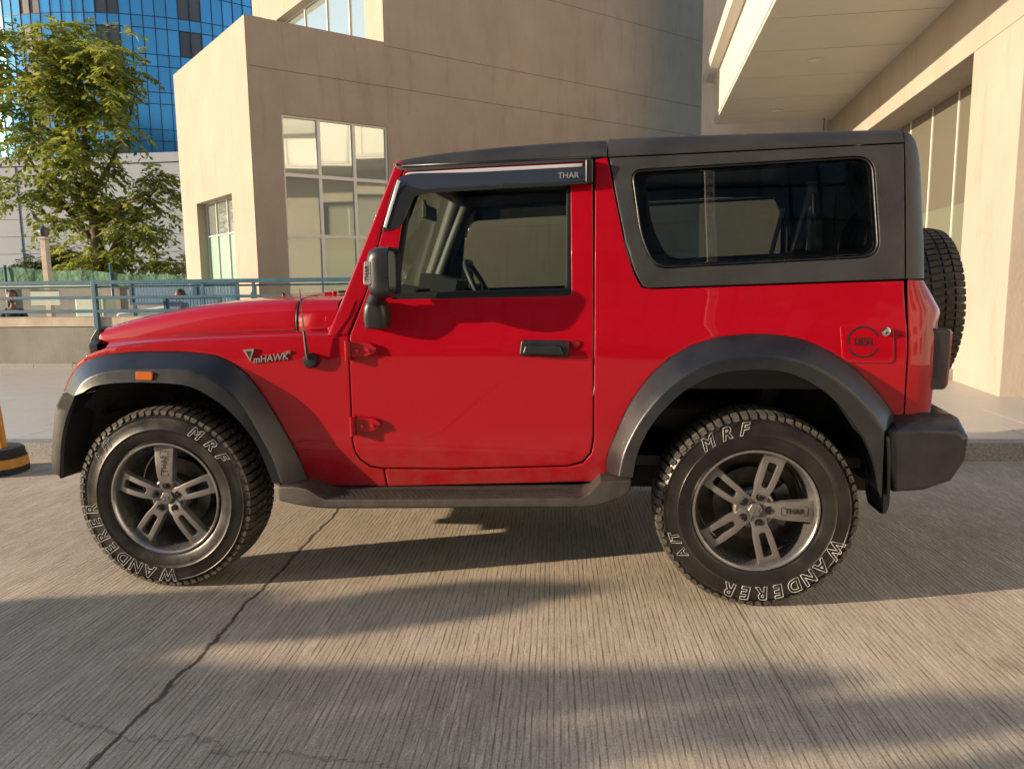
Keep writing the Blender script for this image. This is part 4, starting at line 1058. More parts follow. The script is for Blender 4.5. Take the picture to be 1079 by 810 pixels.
def leafmat(name, a, b):
    m = mat(name, a, .5, spec=.4); nt = m.node_tree; N = nt.nodes; L = nt.links; p = N['Principled BSDF']
    at = N.new('ShaderNodeAttribute'); at.attribute_name = 'tone'; mx = N.new('ShaderNodeMix'); mx.data_type = 'RGBA'; mx.inputs[6].default_value = (*a, 1); mx.inputs[7].default_value = (*b, 1)
    L.new(at.outputs['Fac'], mx.inputs[0]); L.new(mx.outputs[2], p.inputs['Base Color'])
    tr = N.new('ShaderNodeBsdfTranslucent'); L.new(mx.outputs[2], tr.inputs[0]); ms = N.new('ShaderNodeMixShader'); ms.inputs[0].default_value = .45
    o = N['Material Output']; L.new(p.outputs[0], ms.inputs[1]); L.new(tr.outputs[0], ms.inputs[2]); L.new(ms.outputs[0], o.inputs[0]); return m
M['leaf'] = leafmat('yellow_green_leaves', (.11, .155, .03), (.43, .46, .08))
M['leaf2'] = leafmat('dark_green_leaves', (.035, .06, .015), (.11, .15, .04))
def struct(name, bm, m, smooth=None): return tag(obj(name, bm, m, None, smooth), kind='structure')

# ------------------------------------------------------------------ ground, paving, kerb
bm = bmesh.new(); vs = [bm.verts.new(v) for v in ((-250, -250, 0), (250, -250, 0), (250, 250, 0), (-250, 250, 0))]; bm.faces.new(vs)
struct('road', bm, M['road'])
KY = lambda x: 1.37 + .053 * (x + 2.3)            # near edge of the kerb
bm = bmesh.new(); rnd = random.Random(3)
# granite slabs laid in rows, 3 mm joints
y = .0
rows_y = [.155, .70, 1.45, 2.3, 3.2, 4.15, 5.1, 6.2, 7.4, 8.6, 9.8, 11, 12.2, 13.4, 15, 17]
for a, b in zip(rows_y, rows_y[1:]):
    x = -26 + rnd.random() * 1.5
    while x < 22:
        w = rnd.choice((1.5, 1.8, 1.8, 2.2)); g = .004
        y0, y1 = a + g, b - g
        top = .125
        c = [(x + g, KY(x) + y0), (x + w - g, KY(x + w) + y0), (x + w - g, KY(x + w) + y1), (x + g, KY(x) + y1)]
        if max(p_[1] for p_ in c) < 19:
            f = bm.faces.new([bm.verts.new((px, py, top)) for px, py in c])
            f2 = [bm.verts.new((px, py, top - .01)) for px, py in c]
            fv = list(f.verts)
            for k in range(4): bm.faces.new((fv[k], fv[(k + 1) % 4], f2[(k + 1) % 4], f2[k]))
        x += w
struct('pavement', recalc(bm), M['paver'])
bm = bmesh.new()
vs = [(-26, KY(-26) + .02, .112), (22, KY(22) + .02, .112), (22, 20, .112), (-26, 20, .112)]; bm.faces.new([bm.verts.new(v) for v in vs])
struct('pavement_bed', bm, M['kerb'])
bm = bmesh.new(); x = -26
while x < 22:
    w = 1.0; a0, a1 = KY(x), KY(x + w); g = .003
    V = [bm.verts.new(v) for v in ((x + g, a0, -.02), (x + w - g, a1, -.02), (x + w - g, a1 + .15, -.02), (x + g, a0 + .15, -.02), (x + g, a0 + .012, .128), (x + w - g, a1 + .012, .128), (x + w - g, a1 + .15, .128), (x + g, a0 + .15, .128))]
    for idx in ((4, 5, 6, 7), (0, 1, 5, 4), (1, 2, 6, 5), (3, 0, 4, 7), (2, 3, 7, 6)): bm.faces.new([V[k] for k in idx])
    x += w
o = struct('kerb', recalc(bm), M['kerb'])

# ------------------------------------------------------------------ beige building
C0 = Vector((-3.598, 8.091)); A_ = radians(46.5); d1 = Vector((sin(A_), cos(A_))); d2 = Vector((-d1.y, d1.x))   # d1: along the shaded front, d2: along the sunlit side
nf = Vector((d1.y, -d1.x)); nl = -d1                       # outward normals: front, left side
def W(o, d, n, s, z, dep=0): p_ = o + d * s - n * dep; return Vector((p_.x, p_.y, z))
bld = empty('beige_building', (C0.x, C0.y, 0), 0, 'beige plastered building with flat parapet and tall white framed window behind the car', 'building')
def bobj(name, bm, m, parent, **k):
    o = obj(name, bm, m, parent, **k)
    return o
def wallface(bm, o, d, n, outline, holes, reveal=.22):
    before = set(bm.verts)
    panel(bm, outline, lambda u, v, dd: W(o, d, n, u, v, dd) - Vector((C0.x, C0.y, 0)), holes, reveal, 3.0, .008, Vector((n.x, n.y, 0)), grid=False, rim_thick=.009)
FW = [(.52, .30), (2.42, .30), (2.42, 3.985), (.52, 3.985)]
LW = [(1.10, .30), (3.24, .30), (3.24, 2.82), (1.10, 2.82)]
bm = bmesh.new()
s4 = 2.41
wallface(bm, C0, d1, nf, [(0, 0), (14, 0), (14, 14), (s4, 14), (s4, 5.41), (0, 5.41)], [FW])
bobj('front_wall', bm, M['plaster'], bld, smooth=None)
bm = bmesh.new(); wallface(bm, C0, d2, nl, [(0, 0), (4.28, 0), (4.28, 5.41), (0, 5.41)], [LW], .28); bobj('side_wall', bm, M['plaster'], bld, smooth=None)
O2 = C0 + d1 * s4
UW = [(.70, 5.6), (4.3, 5.6), (4.3, 6.95), (.70, 6.95)]
UW = [(.70, 5.46), (4.35, 5.46), (4.35, 6.98), (3.9, 6.98), (.70, 8.3)]
bm = bmesh.new(); wallface(bm, O2, d2, nl, [(0, 5.2), (6.4, 5.2), (6.4, 14), (0, 14)], [[(.70, 5.5), (4.9, 5.5), (4.9, 7.05), (.70, 7.05)]], .35)
bobj('upper_side_wall', bm, M['plaster'], bld, smooth=None)
bm = bmesh.new()
off = Vector((C0.x, C0.y, 0))
def quad(bm, *v): bm.faces.new([bm.verts.new(x - off) for x in v])
quad(bm, W(C0, d2, nl, 0, 5.30, .3), W(C0, d2, nl, 4.28, 5.30, .3), W(C0 + d1 * 2.4, d2, nl, 6.4, 5.30, 0), W(O2, d2, nl, 0, 5.30, 0))
quad(bm, W(C0, d2, nl, 0, 5.41, .01), W(C0, d2, nl, 4.28, 5.41, .01), W(C0, d2, nl, 4.28, 5.41, .3), W(C0, d2, nl, 0, 5.41, .3))
quad(bm, W(C0, d2, nl, 4.28, 0), W(C0, d2, nl, 4.28, 5.41), W(C0 + d1 * 2.4, d2, nl, 4.28, 5.41), W(C0 + d1 * 2.4, d2, nl, 4.28, 0))
quad(bm, W(C0 + d2 * .3, d1, nf, 0, 5.41), W(C0, d1, nf, 0, 5.41, .01), W(C0, d1, nf, s4, 5.41, .01), W(C0 + d2 * .3, d1, nf, s4, 5.41))
quad(bm, W(O2, d2, nl, 6.4, 0), W(O2, d2, nl, 6.4, 14), W(C0 + d1 * 14, d2, nl, 6.4, 14), W(C0 + d1 * 14, d2, nl, 6.4, 0))
bobj('roof', bm, M['plaster2'], bld, smooth=None)
# grooves (shadow gaps) in the plaster: thin recess strips
bm = bmesh.new()
for z, a, b in ((4.665, .03, 10.9), (5.345, s4, 13), (6.83, s4, 13), (8.4, s4, 13)):
    quad(bm, W(C0, d1, nf, a, z - .006, -.003), W(C0, d1, nf, b, z - .006, -.003), W(C0, d1, nf, b, z + .006, -.003), W(C0, d1, nf, a, z + .006, -.003))
bobj('wall_groove', bm, M['groove'], bld, smooth=None)
# front window: 3 x 4 panes
def bar(bm, o, d, n, s0, s1, z0, z1, dep0, dep1):
    v = [W(o, d, n, s, z, q) - off for q in (dep0, dep1) for s, z in ((s0, z0), (s1, z0), (s1, z1), (s0, z1))]
    V = [bm.verts.new(x) for x in v]
    for idx in ((0, 1, 2, 3), (7, 6, 5, 4), (0, 4, 5, 1), (1, 5, 6, 2), (2, 6, 7, 3), (3, 7, 4, 0)): bm.faces.new([V[k] for k in idx])
def window(name, o, d, n, s0, s1, z0, z1, cols, rws, dep, bars=.055, glassm='wglass', split=None, wob=.0):
    bm = bmesh.new()
    cs = [s0 + (s1 - s0) * k / cols for k in range(cols + 1)] if isinstance(cols, int) else cols
    zs_ = rws
    for k, c in enumerate(cs):
        w = bars / 2; bar(bm, o, d, n, max(s0, c - w), min(s1, c + w), z0, z1, dep - .03, dep + .03)
    for z in zs_: bar(bm, o, d, n, s0, s1, max(z0, z - bars / 2), min(z1, z + bars / 2), dep - .028, dep + .032)
    fr = bobj(name, recalc(bm), M['wframe'], bld, smooth=None)
    bm = bmesh.new(); bm2 = bmesh.new()
    for a, b in zip(cs, cs[1:]):
        for p0, p1 in zip(zs_, zs_[1:]):
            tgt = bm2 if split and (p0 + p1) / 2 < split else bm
            # old float glass: every pane bows a little differently
            nx, nz = 6, 6; ph = rnd.random() * 6; k1 = (rnd.random() - .5) * wob; k2 = (rnd.random() - .5) * wob; k3 = (rnd.random() - .3) * wob
            rows = []
            for i in range(nx + 1):
                rows.append([W(o, d, n, a + (b - a) * i / nx, p0 + (p1 - p0) * j / nz, dep + k1 * i / nx + k2 * j / nz + k3 * (i / nx) * (1 - i / nx) * 2 + k3 * .7 * sin(j / nz * 3 + ph)) - off for j in range(nz + 1)])
            loft(tgt, rows)
    bobj('glass_panes', bm, M[glassm], fr, smooth=80)
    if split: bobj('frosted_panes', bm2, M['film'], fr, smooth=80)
    else: bm2.free()
    return fr
window('window', C0, d1, nf, .52, 2.42, .30, 3.985, [.52, 1.15, 1.785, 2.42], [.30, 1.10, 2.07, 3.05, 3.985], .06, wob=.012)
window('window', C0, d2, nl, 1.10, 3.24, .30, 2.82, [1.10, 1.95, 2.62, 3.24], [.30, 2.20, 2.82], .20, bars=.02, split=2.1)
window('window', O2, d2, nl, .70, 4.9, 5.5, 7.05, [.70, 1.7, 2.7, 3.8, 4.9], [5.5, 7.05], .22, bars=.03, glassm='wglass')
bm = bmesh.new()
v = [W(O2, d2, nl, 3.55, 6.72, .25), W(O2, d2, nl, 6.8, 6.9, .25)]
bobj_ = None; bm.free()

# ------------------------------------------------------------------ entrance wing on the right with its canopy
ent = empty('entrance_wing', (5.7, 3.95, 0), 0, 'cream entrance wing with square column, deep beam and tall glazing at the right edge', 'building')
eo = Vector((5.70, 3.95)); ed = Vector((sin(radians(5.0)), cos(radians(5.0)))); en = Vector((-ed.y, ed.x))
def E_(s, z, dep=0): p_ = eo + ed * s - en * dep; return Vector((p_.x - 5.7, p_.y - 3.95, z))
def ebar(bm, s0, s1, z0, z1, q0, q1):
    V = [bm.verts.new(E_(s, z, q)) for q in (q0, q1) for s, z in ((s0, z0), (s1, z0), (s1, z1), (s0, z1))]
    for idx in ((0, 1, 2, 3), (7, 6, 5, 4), (0, 4, 5, 1), (1, 5, 6, 2), (2, 6, 7, 3), (3, 7, 4, 0)): bm.faces.new([V[k] for k in idx])
bm = bmesh.new(); ebar(bm, 0, 1.24, .11, 3.64, 0, 1.6); obj('column', recalc(bm), M['cream'], ent, None, bevel=.008)
bm = bmesh.new(); ebar(bm, -.002, 9.2, 3.642, 4.60, 0, 1.6); obj('beam', recalc(bm), M['cream'], ent, None, bevel=.008)
bm = bmesh.new(); ebar(bm, -.012, 0, .127, .20, .25, 1.6); obj('skirting', recalc(bm), M['groove'], ent, None)
bm = bmesh.new(); ebar(bm, 1.24, 9.2, .11, 2.20, .50, .52); obj('frosted_glazing', recalc(bm), M['olivefilm'], ent, None)  # plain lower glazing, its reflection painted as a paler tone
bm = bmesh.new(); ebar(bm, 1.24, 9.2, 2.20, 3.64, .50, .52); obj('upper_glazing', recalc(bm), M['olive'], ent, None)
bm = bmesh.new()
for s in (2.1, 3.1, 4.1, 5.1, 6.1, 7.1, 8.1): ebar(bm, s - .009, s + .009, .12, 3.64, .488, .53)
ebar(bm, 1.24, 9.2, .11, .18, .44, .49); obj('glazing_bars', recalc(bm), M['wframe'], ent, None)
bm = bmesh.new(); ebar(bm, 9.0, 9.3, .1, 9, -2.5, 4); obj('back_wall', recalc(bm), M['plaster2'], ent, None)
bm = bmesh.new(); ebar(bm, -.0, 9.2, 4.602, 10, .2, 4); obj('upper_wall', recalc(bm), M['cream'], ent, None)

can = empty('entrance_canopy', (4.2, 12.7, 4.39), 0, 'flat cream canopy with panelled soffit and tall clad fascia over the entrance', 'canopy')
co = Vector((4.2, 12.70, 4.39)); cd = Vector((-sin(radians(3.0)), -cos(radians(3.0)), 0)); cn = Vector((-cd.y, cd.x, 0)) ; cn = Vector((cos(radians(3.0)), -sin(radians(3.0)), 0))
def Cn(s, w, z): return cd * s + cn * w + Vector((0, 0, z))
def cbar(bm, s0, s1, w0, w1, z0, z1, g=0):
    V = [bm.verts.new(Cn(s, w, z)) for z in (z0, z1) for s, w in ((s0, w0), (s1, w0), (s1, w1), (s0, w1))]
    for idx in ((3, 2, 1, 0), (4, 5, 6, 7), (0, 1, 5, 4), (1, 2, 6, 5), (2, 3, 7, 6), (3, 0, 4, 7)): bm.faces.new([V[k] for k in idx])
# soffit of wide panels with open joints
bm = bmesh.new()
LJ = [0, .95, 2.20, 3.65, 5.1, 6.5, 7.9, 9.3]
for a, b in zip(LJ, LJ[1:]): cbar(bm, a + .010, b - .010, .06, 3.4, 0, .02)
obj('soffit', recalc(bm), M['soffit'], can, None)
bm = bmesh.new(); cbar(bm, .02, 9.28, .08, 3.4, .024, .30); obj('canopy_deck', recalc(bm), M['groove'], can, None)
bm = bmesh.new()
x = 0
while x < 9.3: cbar(bm, x + .008, x + .60 - .008, -.004, .03, .12, .86); x += .60
obj('fascia_panels', recalc(bm), M['clad'], can, None)
bm = bmesh.new(); cbar(bm, 0, 9.3, .0, .06, .0, .045); obj('fascia_trim', recalc(bm), M['clad'], can, None, bevel=.004)
bm = bmesh.new(); x = 0
while x < 9.3: cbar(bm, x + .004, x + 1.5 - .004, -.012, .02, .05, .115); x += 1.5
obj('fascia_rail', recalc(bm), M['soffit'], can, None, bevel=.003)
bm = bmesh.new(); x = -.25
while x < 9.3:
    V = [bm.verts.new(Cn(s, w, z)) for s in (x + .004, x + 1.2 - .004) for w, z in ((-.19, .885), (-.03, .865), (-.03, 1.15), (-.19, 1.15), (-.22, 1.02))]
    bm.faces.new(V[:5]); bm.faces.new(V[5:][::-1])
    for k in range(5): bm.faces.new((V[k], V[5 + k], V[5 + (k + 1) % 5], V[(k + 1) % 5]))
    x += 1.2
obj('upper_fascia', recalc(bm), M['clad'], can, None)
for (lx, ly) in ((4.944, 8.117), (5.158, 11.5)):
    p_ = Vector((lx, ly, 4.39)) - co
    bm = bmesh.new(); lathe(bm, [(.085, -.001), (.11, -.004), (.11, -.012), (.088, -.014), (.080, .0)], 28, tuple(p_), 'Z'); dn = obj('downlight', recalc(bm), M['soffit'], can, 50)
    bm = bmesh.new(); disc(bm, .082, -.003, 24, tuple(p_), 'Z'); obj('lens', bm, M['wframe'], dn, None)
can.location = co
bm = bmesh.new(); tube(bm, [(6.22, 12.2, 4.35), (6.22, 12.2, 3.9)], .012, 6); tag(obj('conduit', bm, M['groove'], None, 40), 'thin brown pipe hanging from the inner corner of the canopy soffit', 'pipe')

# ------------------------------------------------------------------ boundary wall and rail on the left
WX0, WX1, WY = -20.0, -.5, 6.30
bm = bmesh.new(); bx(WX0, WX1, WY, WY + .25, .10, .715, bm); bw = obj('boundary_wall', bm, M['oldconc'], None, None, bevel=.01); tag(bw, 'low grey rendered wall carrying the teal railing', 'wall')
bm = bmesh.new(); bx(WX0, WX1, WY - .02, WY + .30, .717, .85, bm); obj('coping', bm, M['cap'], bw, None, bevel=.01)
bm = bmesh.new(); x = WX0
while x < WX1: bx(x + .004, min(x + .6, WX1), WY - .06, WY, .12, .19 + .01 * rnd.random(), bm); x += .6
obj('wall_plinth', bm, M['kerb'], bw, None)
rail = empty('railing', (-5.17, WY - .05, 0), 0, 'teal painted steel railing with three bars on the low grey wall', 'railing')
posts = [-19, -16.9, -14.8, -12.7, -10.6, -8.5, -5.17, -1.4]
for x in posts:
    bm = bmesh.new(); bx(x + 5.17 - .035, x + 5.17 + .035, -.03, .03, .45 if x > -6 else .85, 1.355, bm); obj('post', bm, M['teal'], rail, None, bevel=.006)
for x in (-7.6, -6.9, -3.57, -3.07, -2.84):
    bm = bmesh.new(); bx(x + 5.17 - .018, x + 5.17 + .018, -.012, .012, 1.02, 1.31, bm); obj('baluster', bm, M['teal'], rail, None)
for z, h in ((1.335, .055), (1.125, .042), (.935, .045)):
    bm = bmesh.new(); bx(-14.0, 4.2, -.028, .028, z - h / 2, z + h / 2, bm); obj('rail', bm, M['teal'], rail, None, bevel=.006)
bm = bmesh.new(); bx(-14.0, 4.2, .032, .05, 1.26, 1.285, bm); obj('rail', bm, M['teal'], rail, None)

# barriers standing behind the wall
def frame(name, x0, x1, z0, z1, y, m, label, cat, infill=None, group=None):
    e = empty(name, (x0, y, 0), 0, label, cat, group); w = x1 - x0
    bm = bmesh.new(); t = .045
    for a, b, c, d_ in ((0, w, z0, z0 + t), (0, w, z1 - t, z1), (0, t, z0 + t, z1 - t), (w - t, w, z0 + t, z1 - t), (.05, .10, 0, z0), (w - .10, w - .05, 0, z0)): bx(a, b, -.02, .02, c, d_, bm)
    obj('frame', bm, m, e, None)
    if infill:
        bm = bmesh.new(); n = int(w / .06)
        for k in range(n): bx(t + k * (w - 2 * t) / n, t + k * (w - 2 * t) / n + .045, -.006, .006, z0 + t, z1 - t, bm)
        obj('mesh_infill', bm, infill, e, None)
    return e
frame('steel_barrier', -7.7, -5.75, .72, 1.30, 7.2, M['pale'], 'pale green steel barrier frame behind the wall, nearest the left edge', 'barrier')
bm = bmesh.new(); 
for k in range(7): bx(-6.93 + k * .0, -6.45, 7.24, 7.26, 1.0 + k * .035, 1.03 + k * .035, bm)
tag(obj('slatted_panel', bm, M['pale'], None, None), 'small pale slatted panel leaning behind the left steel barrier', 'panel')
bm = bmesh.new(); bx(-6.25, -5.75, 7.3, 7.6, .55, 1.12, bm); tag(obj('storage_box', bm, M['pale'], None, None, bevel=.03), 'pale green box standing behind the railing left of the main post', 'box')
frame('mesh_gate', -6.15, -4.95, .95, 1.36, 8.6, M['teal'], 'blue mesh panel gate just left of the main railing post, high up', 'gate', M['bluepanel'])
frame('mesh_gate', -4.95, -4.0, .70, 1.12, 7.6, M['teal'], 'blue mesh panel gate right of the main railing post, low down', 'gate', M['bluepanel'])
frame('mesh_gate', -4.7, -3.95, .95, 1.34, 8.1, M['teal'], 'blue mesh panel gate right of the main railing post, highest of the group', 'gate', M['bluepanel'])
# green shade net on its fence
nt_ = empty('net_fence', (-11, 12, 0), 0, 'green shade net fence stretched behind the railing under the tree', 'fence')
bm = bmesh.new(); rows = []
for k in range(60):
    x = -9 + 14.5 * k / 59; s = .03 * sin(k * 1.3) + .02 * sin(k * .5); top = 1.76 - (max(0, x + .5) * .055)
    rows.append([Vector((x, s + .02 * sin(k * 2.1 + j), z)) for j, z in enumerate((1.25, 1.35, 1.45, top - .04 + .02 * sin(k * .9)))])
loft(bm, rows); obj('net', bm, M['net'], nt_, 60)
bm = bmesh.new(); bx(-9, 6.5, .02, .14, 0, 1.30, bm); obj('dwarf_wall', bm, M['oldconc'], nt_, None)
for x in (-8.5, -5.0, -.2, 2.3, 5.0):
    bm = bmesh.new(); tube(bm, [(x, -.05, 0), (x, -.05, 1.76)], .03, 8); obj('post', bm, M['teal'], nt_, 40)
# lamp post
lp = empty('lamp_post', (-9.47, 11.0, 0), 0, 'short stone coloured lamp post with dark finial in front of the tree', 'lamp post')
bm = bmesh.new(); box(bm, (0, 0, 1.12), (.12, .12, 2.24)); box(bm, (0, 0, 2.27), (.17, .17, .05)); obj('post', bm, M['stone'], lp, None, bevel=.01)
bm = bmesh.new(); lathe(bm, [(.07, 2.30), (.10, 2.36), (.10, 2.42), (.05, 2.48), (.03, 2.50), (.0, 2.56)], 8, (0, 0, 0), 'Z'); obj('finial', recalc(bm), M['satin'], lp, 30)
# bollard with weighted base
bo = empty('traffic_post', (-2.395, .99, 0), 0, 'amber traffic post on a black rubber base with a yellow stripe at the left edge', 'bollard')
bm = bmesh.new(); lathe(bm, [(0, .0), (.215, .0), (.215, .045), (.208, .048)], 40, (0, 0, 0), 'Z'); lathe(bm, [(.206, .108), (.200, .112), (.196, .160), (.180, .175), (.0, .178)], 40, (0, 0, 0), 'Z'); obj('base', recalc(bm), M['blackrub'], bo, 40)
bm = bmesh.new(); lathe(bm, [(.2155, .046), (.2095, .110)], 40, (0, 0, 0), 'Z'); obj('yellow_stripe', bm, M['yellow'], bo, 60)
bm = bmesh.new(); tube(bm, [(.085, 0, .175), (.04, 0, .80)], [.026, .026], 14); tube(bm, [(.04, 0, .80), (.035, 0, .86)], [.035, .03], 14); obj('post', recalc(bm), M['yellow'], bo, 40)

# ------------------------------------------------------------------ far buildings on the left
tw = empty('glass_tower', (-46, 81, 0), 0, 'curved blue glass office tower with dark windows behind the tree', 'building')
def cyl(a, r, z): return Vector((r * sin(a), -r * cos(a), z))
bmg = bmesh.new(); tone = bmg.faces.layers.float_color.new('tone'); bmm = bmesh.new()
RT = 20.0; da = .95 / RT; rowsz = []; z = 10.8
while z < 40: rowsz += [(z, z + 1.0, 0), (z + 1.0, z + 3.2, 1)]; z += 3.2
rnd = random.Random(11); ncol = int(1.9 / da); dark = []
for i in range(-ncol // 2 - 4, ncol // 2 + 10):
    a0, a1 = i * da, (i + 1) * da
    for ri, (z0, z1, tall) in enumerate(rowsz):
        isdark = tall and ((i + 2 * ri + (ri // 2) * 3) % 7 in (0, 1)) 
        if isdark:
            if (i + 2 * ri + (ri // 2) * 3) % 7 == 0: dark.append((i, z0, z1))
            continue
        t = .9 + .25 * rnd.random(); tl = (rnd.random() - .5) * .02
        f = bmg.faces.new([bmg.verts.new(v) for v in (cyl(a0, RT + tl, z0), cyl(a1, RT - tl, z0), cyl(a1, RT - tl, z1), cyl(a0, RT + tl, z1))]); f[tone] = (t, t, t, 1)
obj('glass_facade', bmg, M['towerglass'], tw, None)
dark = sorted(dark, key=lambda d_: (abs(d_[0] - 4) + abs(d_[1] - 20) * .4))[:95]
for i, z0, z1 in dark:
    bm = bmesh.new(); tn = bm.faces.layers.float_color.new('tone')
    for q in (0, 1):
        f = bm.faces.new([bm.verts.new(v) for v in (cyl((i + q) * da, RT - .03, z0), cyl((i + q + 1) * da, RT - .03, z0), cyl((i + q + 1) * da, RT - .03, z1), cyl((i + q) * da, RT - .03, z1))]); t = .8 + .5 * rnd.random(); f[tn] = (t, t, t, 1)
    obj('window', bm, M['towerdark'], tw, None)
for i in range(-ncol // 2 - 4, ncol // 2 + 11):
    a = i * da; p0 = cyl(a, RT + .03, 10.8); box(bmm, (p0.x, p0.y, 25.5), (.07, .08, 29.4), rz=a)
obj('mullions', bmm, M['mull'], tw, None)
bm = bmesh.new()
for z0, z1, _ in rowsz:
    rows = [[cyl(a, RT + .035, z0 - .03), cyl(a, RT + .035, z0 + .03)] for a in [(-ncol // 2 - 4 + k) * da for k in range(ncol + 16)]]; loft(bm, rows)
obj('transoms', bm, M['mull'], tw, None)
bm = bmesh.new(); lathe(bm, [(19.7, 0), (19.7, 40)], 48, (0, 0, 0), 'Z', -pi, .5); obj('core', bm, M['mull'], tw, 60)
pod = empty('podium_block', (-40, 45, 0), 0, 'low pale grey clad block with horizontal joints behind the tree', 'building')
bm = bmesh.new(); z = 0; k = 0
while z < 9.0:
    hh = 1.15; bx(-30, 28, 0, .3, z + .03, z + hh, bm); z += hh; k += 1
bx(-30, 28, -.1, .3, 9.25, 9.85, bm); obj('cladding', bm, M['podium'], pod, None)
bm = bmesh.new(); bx(-30, 28, .1, 14, 0, 9.2, bm); obj('core_wall', bm, M['mull'], pod, None)
bm = bmesh.new(); 
for x in (-3.5, 3.0): bx(x, x + .06, -.05, .0, 0, 9.2, bm)
obj('drain_pipe', bm, M['mull'], pod, None)

# ------------------------------------------------------------------ trees
def leaf_crown(blobs, n_spray, leaf, seed, nleaf=13, droop=.5, length=.55, equal=False, upf=.1):
    r = random.Random(seed); bm = bmesh.new(); tone = bm.faces.layers.float.new('tone')
    tot = sum(b[3] * b[4] * b[5] for b in blobs); 
    for b in blobs:
        n = max(3, int(n_spray * b[3] * b[4] * b[5] / tot)) if not equal else int(n_spray * b[4] * b[5] / sum(q[4] * q[5] for q in blobs)); c = Vector(b[:3]); rad = Vector(b[3:6])
        for _ in range(n):
            d = Vector((r.gauss(0, 1), r.gauss(0, 1), r.gauss(0, 1))).normalized(); q = r.random() ** .45
            base = c + Vector((d.x * rad.x, d.y * rad.y, d.z * rad.z)) * q
            if not equal and noise.noise(base * 1.5) < -.04: continue
            dr = (Vector((d.x, d.y, d.z * .4 + upf)) + Vector((r.gauss(0, .35), r.gauss(0, .35), r.gauss(0, .25)))).normalized()
            L_ = length * (.6 + .7 * r.random()); t0 = min(1, max(0, .45 + .5 * noise.noise(base * .9) + r.gauss(0, .18) + .25 * d.z))
            side = dr.cross(Vector((0, 0, 1))); side = side.normalized() if side.length > .01 else Vector((1, 0, 0))
            for k in range(nleaf):
                t = (k + .5) / nleaf; p_ = base + dr * L_ * t + Vector((0, 0, -droop * L_ * t * t))
                tan = (dr + Vector((0, 0, -2 * droop * t))).normalized(); sg = 1 if k % 2 else -1
                ax = (side * sg * 1.0 + tan * .55 + Vector((0, 0, -.35)) + Vector((r.gauss(0, .25), r.gauss(0, .25), r.gauss(0, .25)))).normalized()
                w = ax.cross(Vector((r.gauss(0, .5), r.gauss(0, .5), 1))).normalized(); l = leaf * (.7 + .6 * r.random())
                vs = [bm.verts.new(p_), bm.verts.new(p_ + ax * l * .5 + w * l * .20), bm.verts.new(p_ + ax * l), bm.verts.new(p_ + ax * l * .5 - w * l * .20)]
                f = bm.faces.new(vs); f[tone] = min(1, max(0, t0 + r.gauss(0, .12)))
    return bm
def tree(name, base, label, trunk, limbs, blobs, n, leaf, seed, m='leaf', cat='tree', group=None, **k):
    e = empty(name, base, 0, label, cat, group)
    bm = bmesh.new(); tube(bm, trunk[0], trunk[1], 12); obj('trunk', recalc(bm), M['bark'], e, 60)
    if limbs:
        bm = bmesh.new()
        for p_, rr in limbs: tube(bm, p_, rr, 7)
        obj('branches', recalc(bm), M['bark'], e, 60)
    obj('crown', leaf_crown(blobs, n, leaf, seed, **k), M[m], e, None)
    return e
# px scale at this distance: about 45 px per metre
B = []
for (px, py, rx, rz_) in ((75, 30, 38, 22), (40, 60, 25, 22), (100, 50, 35, 28), (140, 55, 30, 28), (125, 90, 38, 28), (165, 75, 18, 22), (75, 95, 38, 30), (15, 65, 20, 22), (30, 110, 32, 22), (10, 100, 18, 20), (90, 130, 38, 24), (130, 130, 26, 22), (45, 145, 24, 16), (100, 165, 36, 22), (60, 185, 34, 20), (25, 200, 24, 18), (120, 205, 32, 22), (155, 190, 24, 18), (170, 215, 18, 22), (80, 220, 38, 22), (45, 235, 20, 16), (105, 250, 26, 16), (140, 240, 24, 18), (70, 265, 24, 14), (115, 275, 30, 10), (150, 276, 26, 8), (185, 282, 20, 5), (90, 283, 30, 6)):
    k_ = 45.5; x = (px - 94) / k_; z = 1.55 + (290 - py) / k_
    B.append((x * 1.0 - .06 * (z - 1.55), random.Random(px * py).uniform(-.5, .5), z, rx / k_, .7, rz_ / k_))
tree('roadside_tree', (-10.35, 14.0, 0), 'tall yellow green tree with drooping sprays of leaves behind the railing',
     ([(0, 0, 0), (.02, 0, 1.2), (.0, 0, 2.4), (-.15, 0, 3.6), (-.1, 0, 5.0), (-.2, 0, 6.6)], [.20, .17, .13, .10, .07, .03]),
     [([(0, 0, 1.6), (.4, .1, 2.3), (.9, .2, 3.0), (1.5, .2, 3.6)], [.08, .06, .04, .02]), ([(0, 0, 2.2), (-.7, -.1, 3.2), (-1.4, 0, 4.0), (-1.9, .1, 4.8)], [.07, .06, .04, .02]), ([(-.1, 0, 3.4), (.5, .1, 4.3), (1.0, .2, 5.4), (1.3, .2, 6.3)], [.07, .05, .03, .02]), ([(-.15, 0, 3.8), (-.7, -.1, 4.8), (-1.0, .1, 6.0), (-.7, 0, 7.0)], [.06, .05, .03, .02]), ([(0, 0, 2.6), (.9, -.3, 3.2), (1.5, -.4, 3.3)], [.05, .04, .02])],
     B, 3300, .175, 5, length=.5)
tree('leafy_bush', (-12.1, 14.6, 0), 'dark green bush left of the lamp post, lower than the tall tree',
     ([(0, 0, 0), (.05, 0, 1.2), (0, 0, 2.0)], [.08, .06, .03]), None, [(0, 0, 2.0, .55, .5, .42), (.45, 0, 1.85, .5, .45, .35), (-.4, .1, 1.8, .4, .4, .3)], 520, .10, 9, m='leaf2', cat='bush', length=.3, droop=.3)
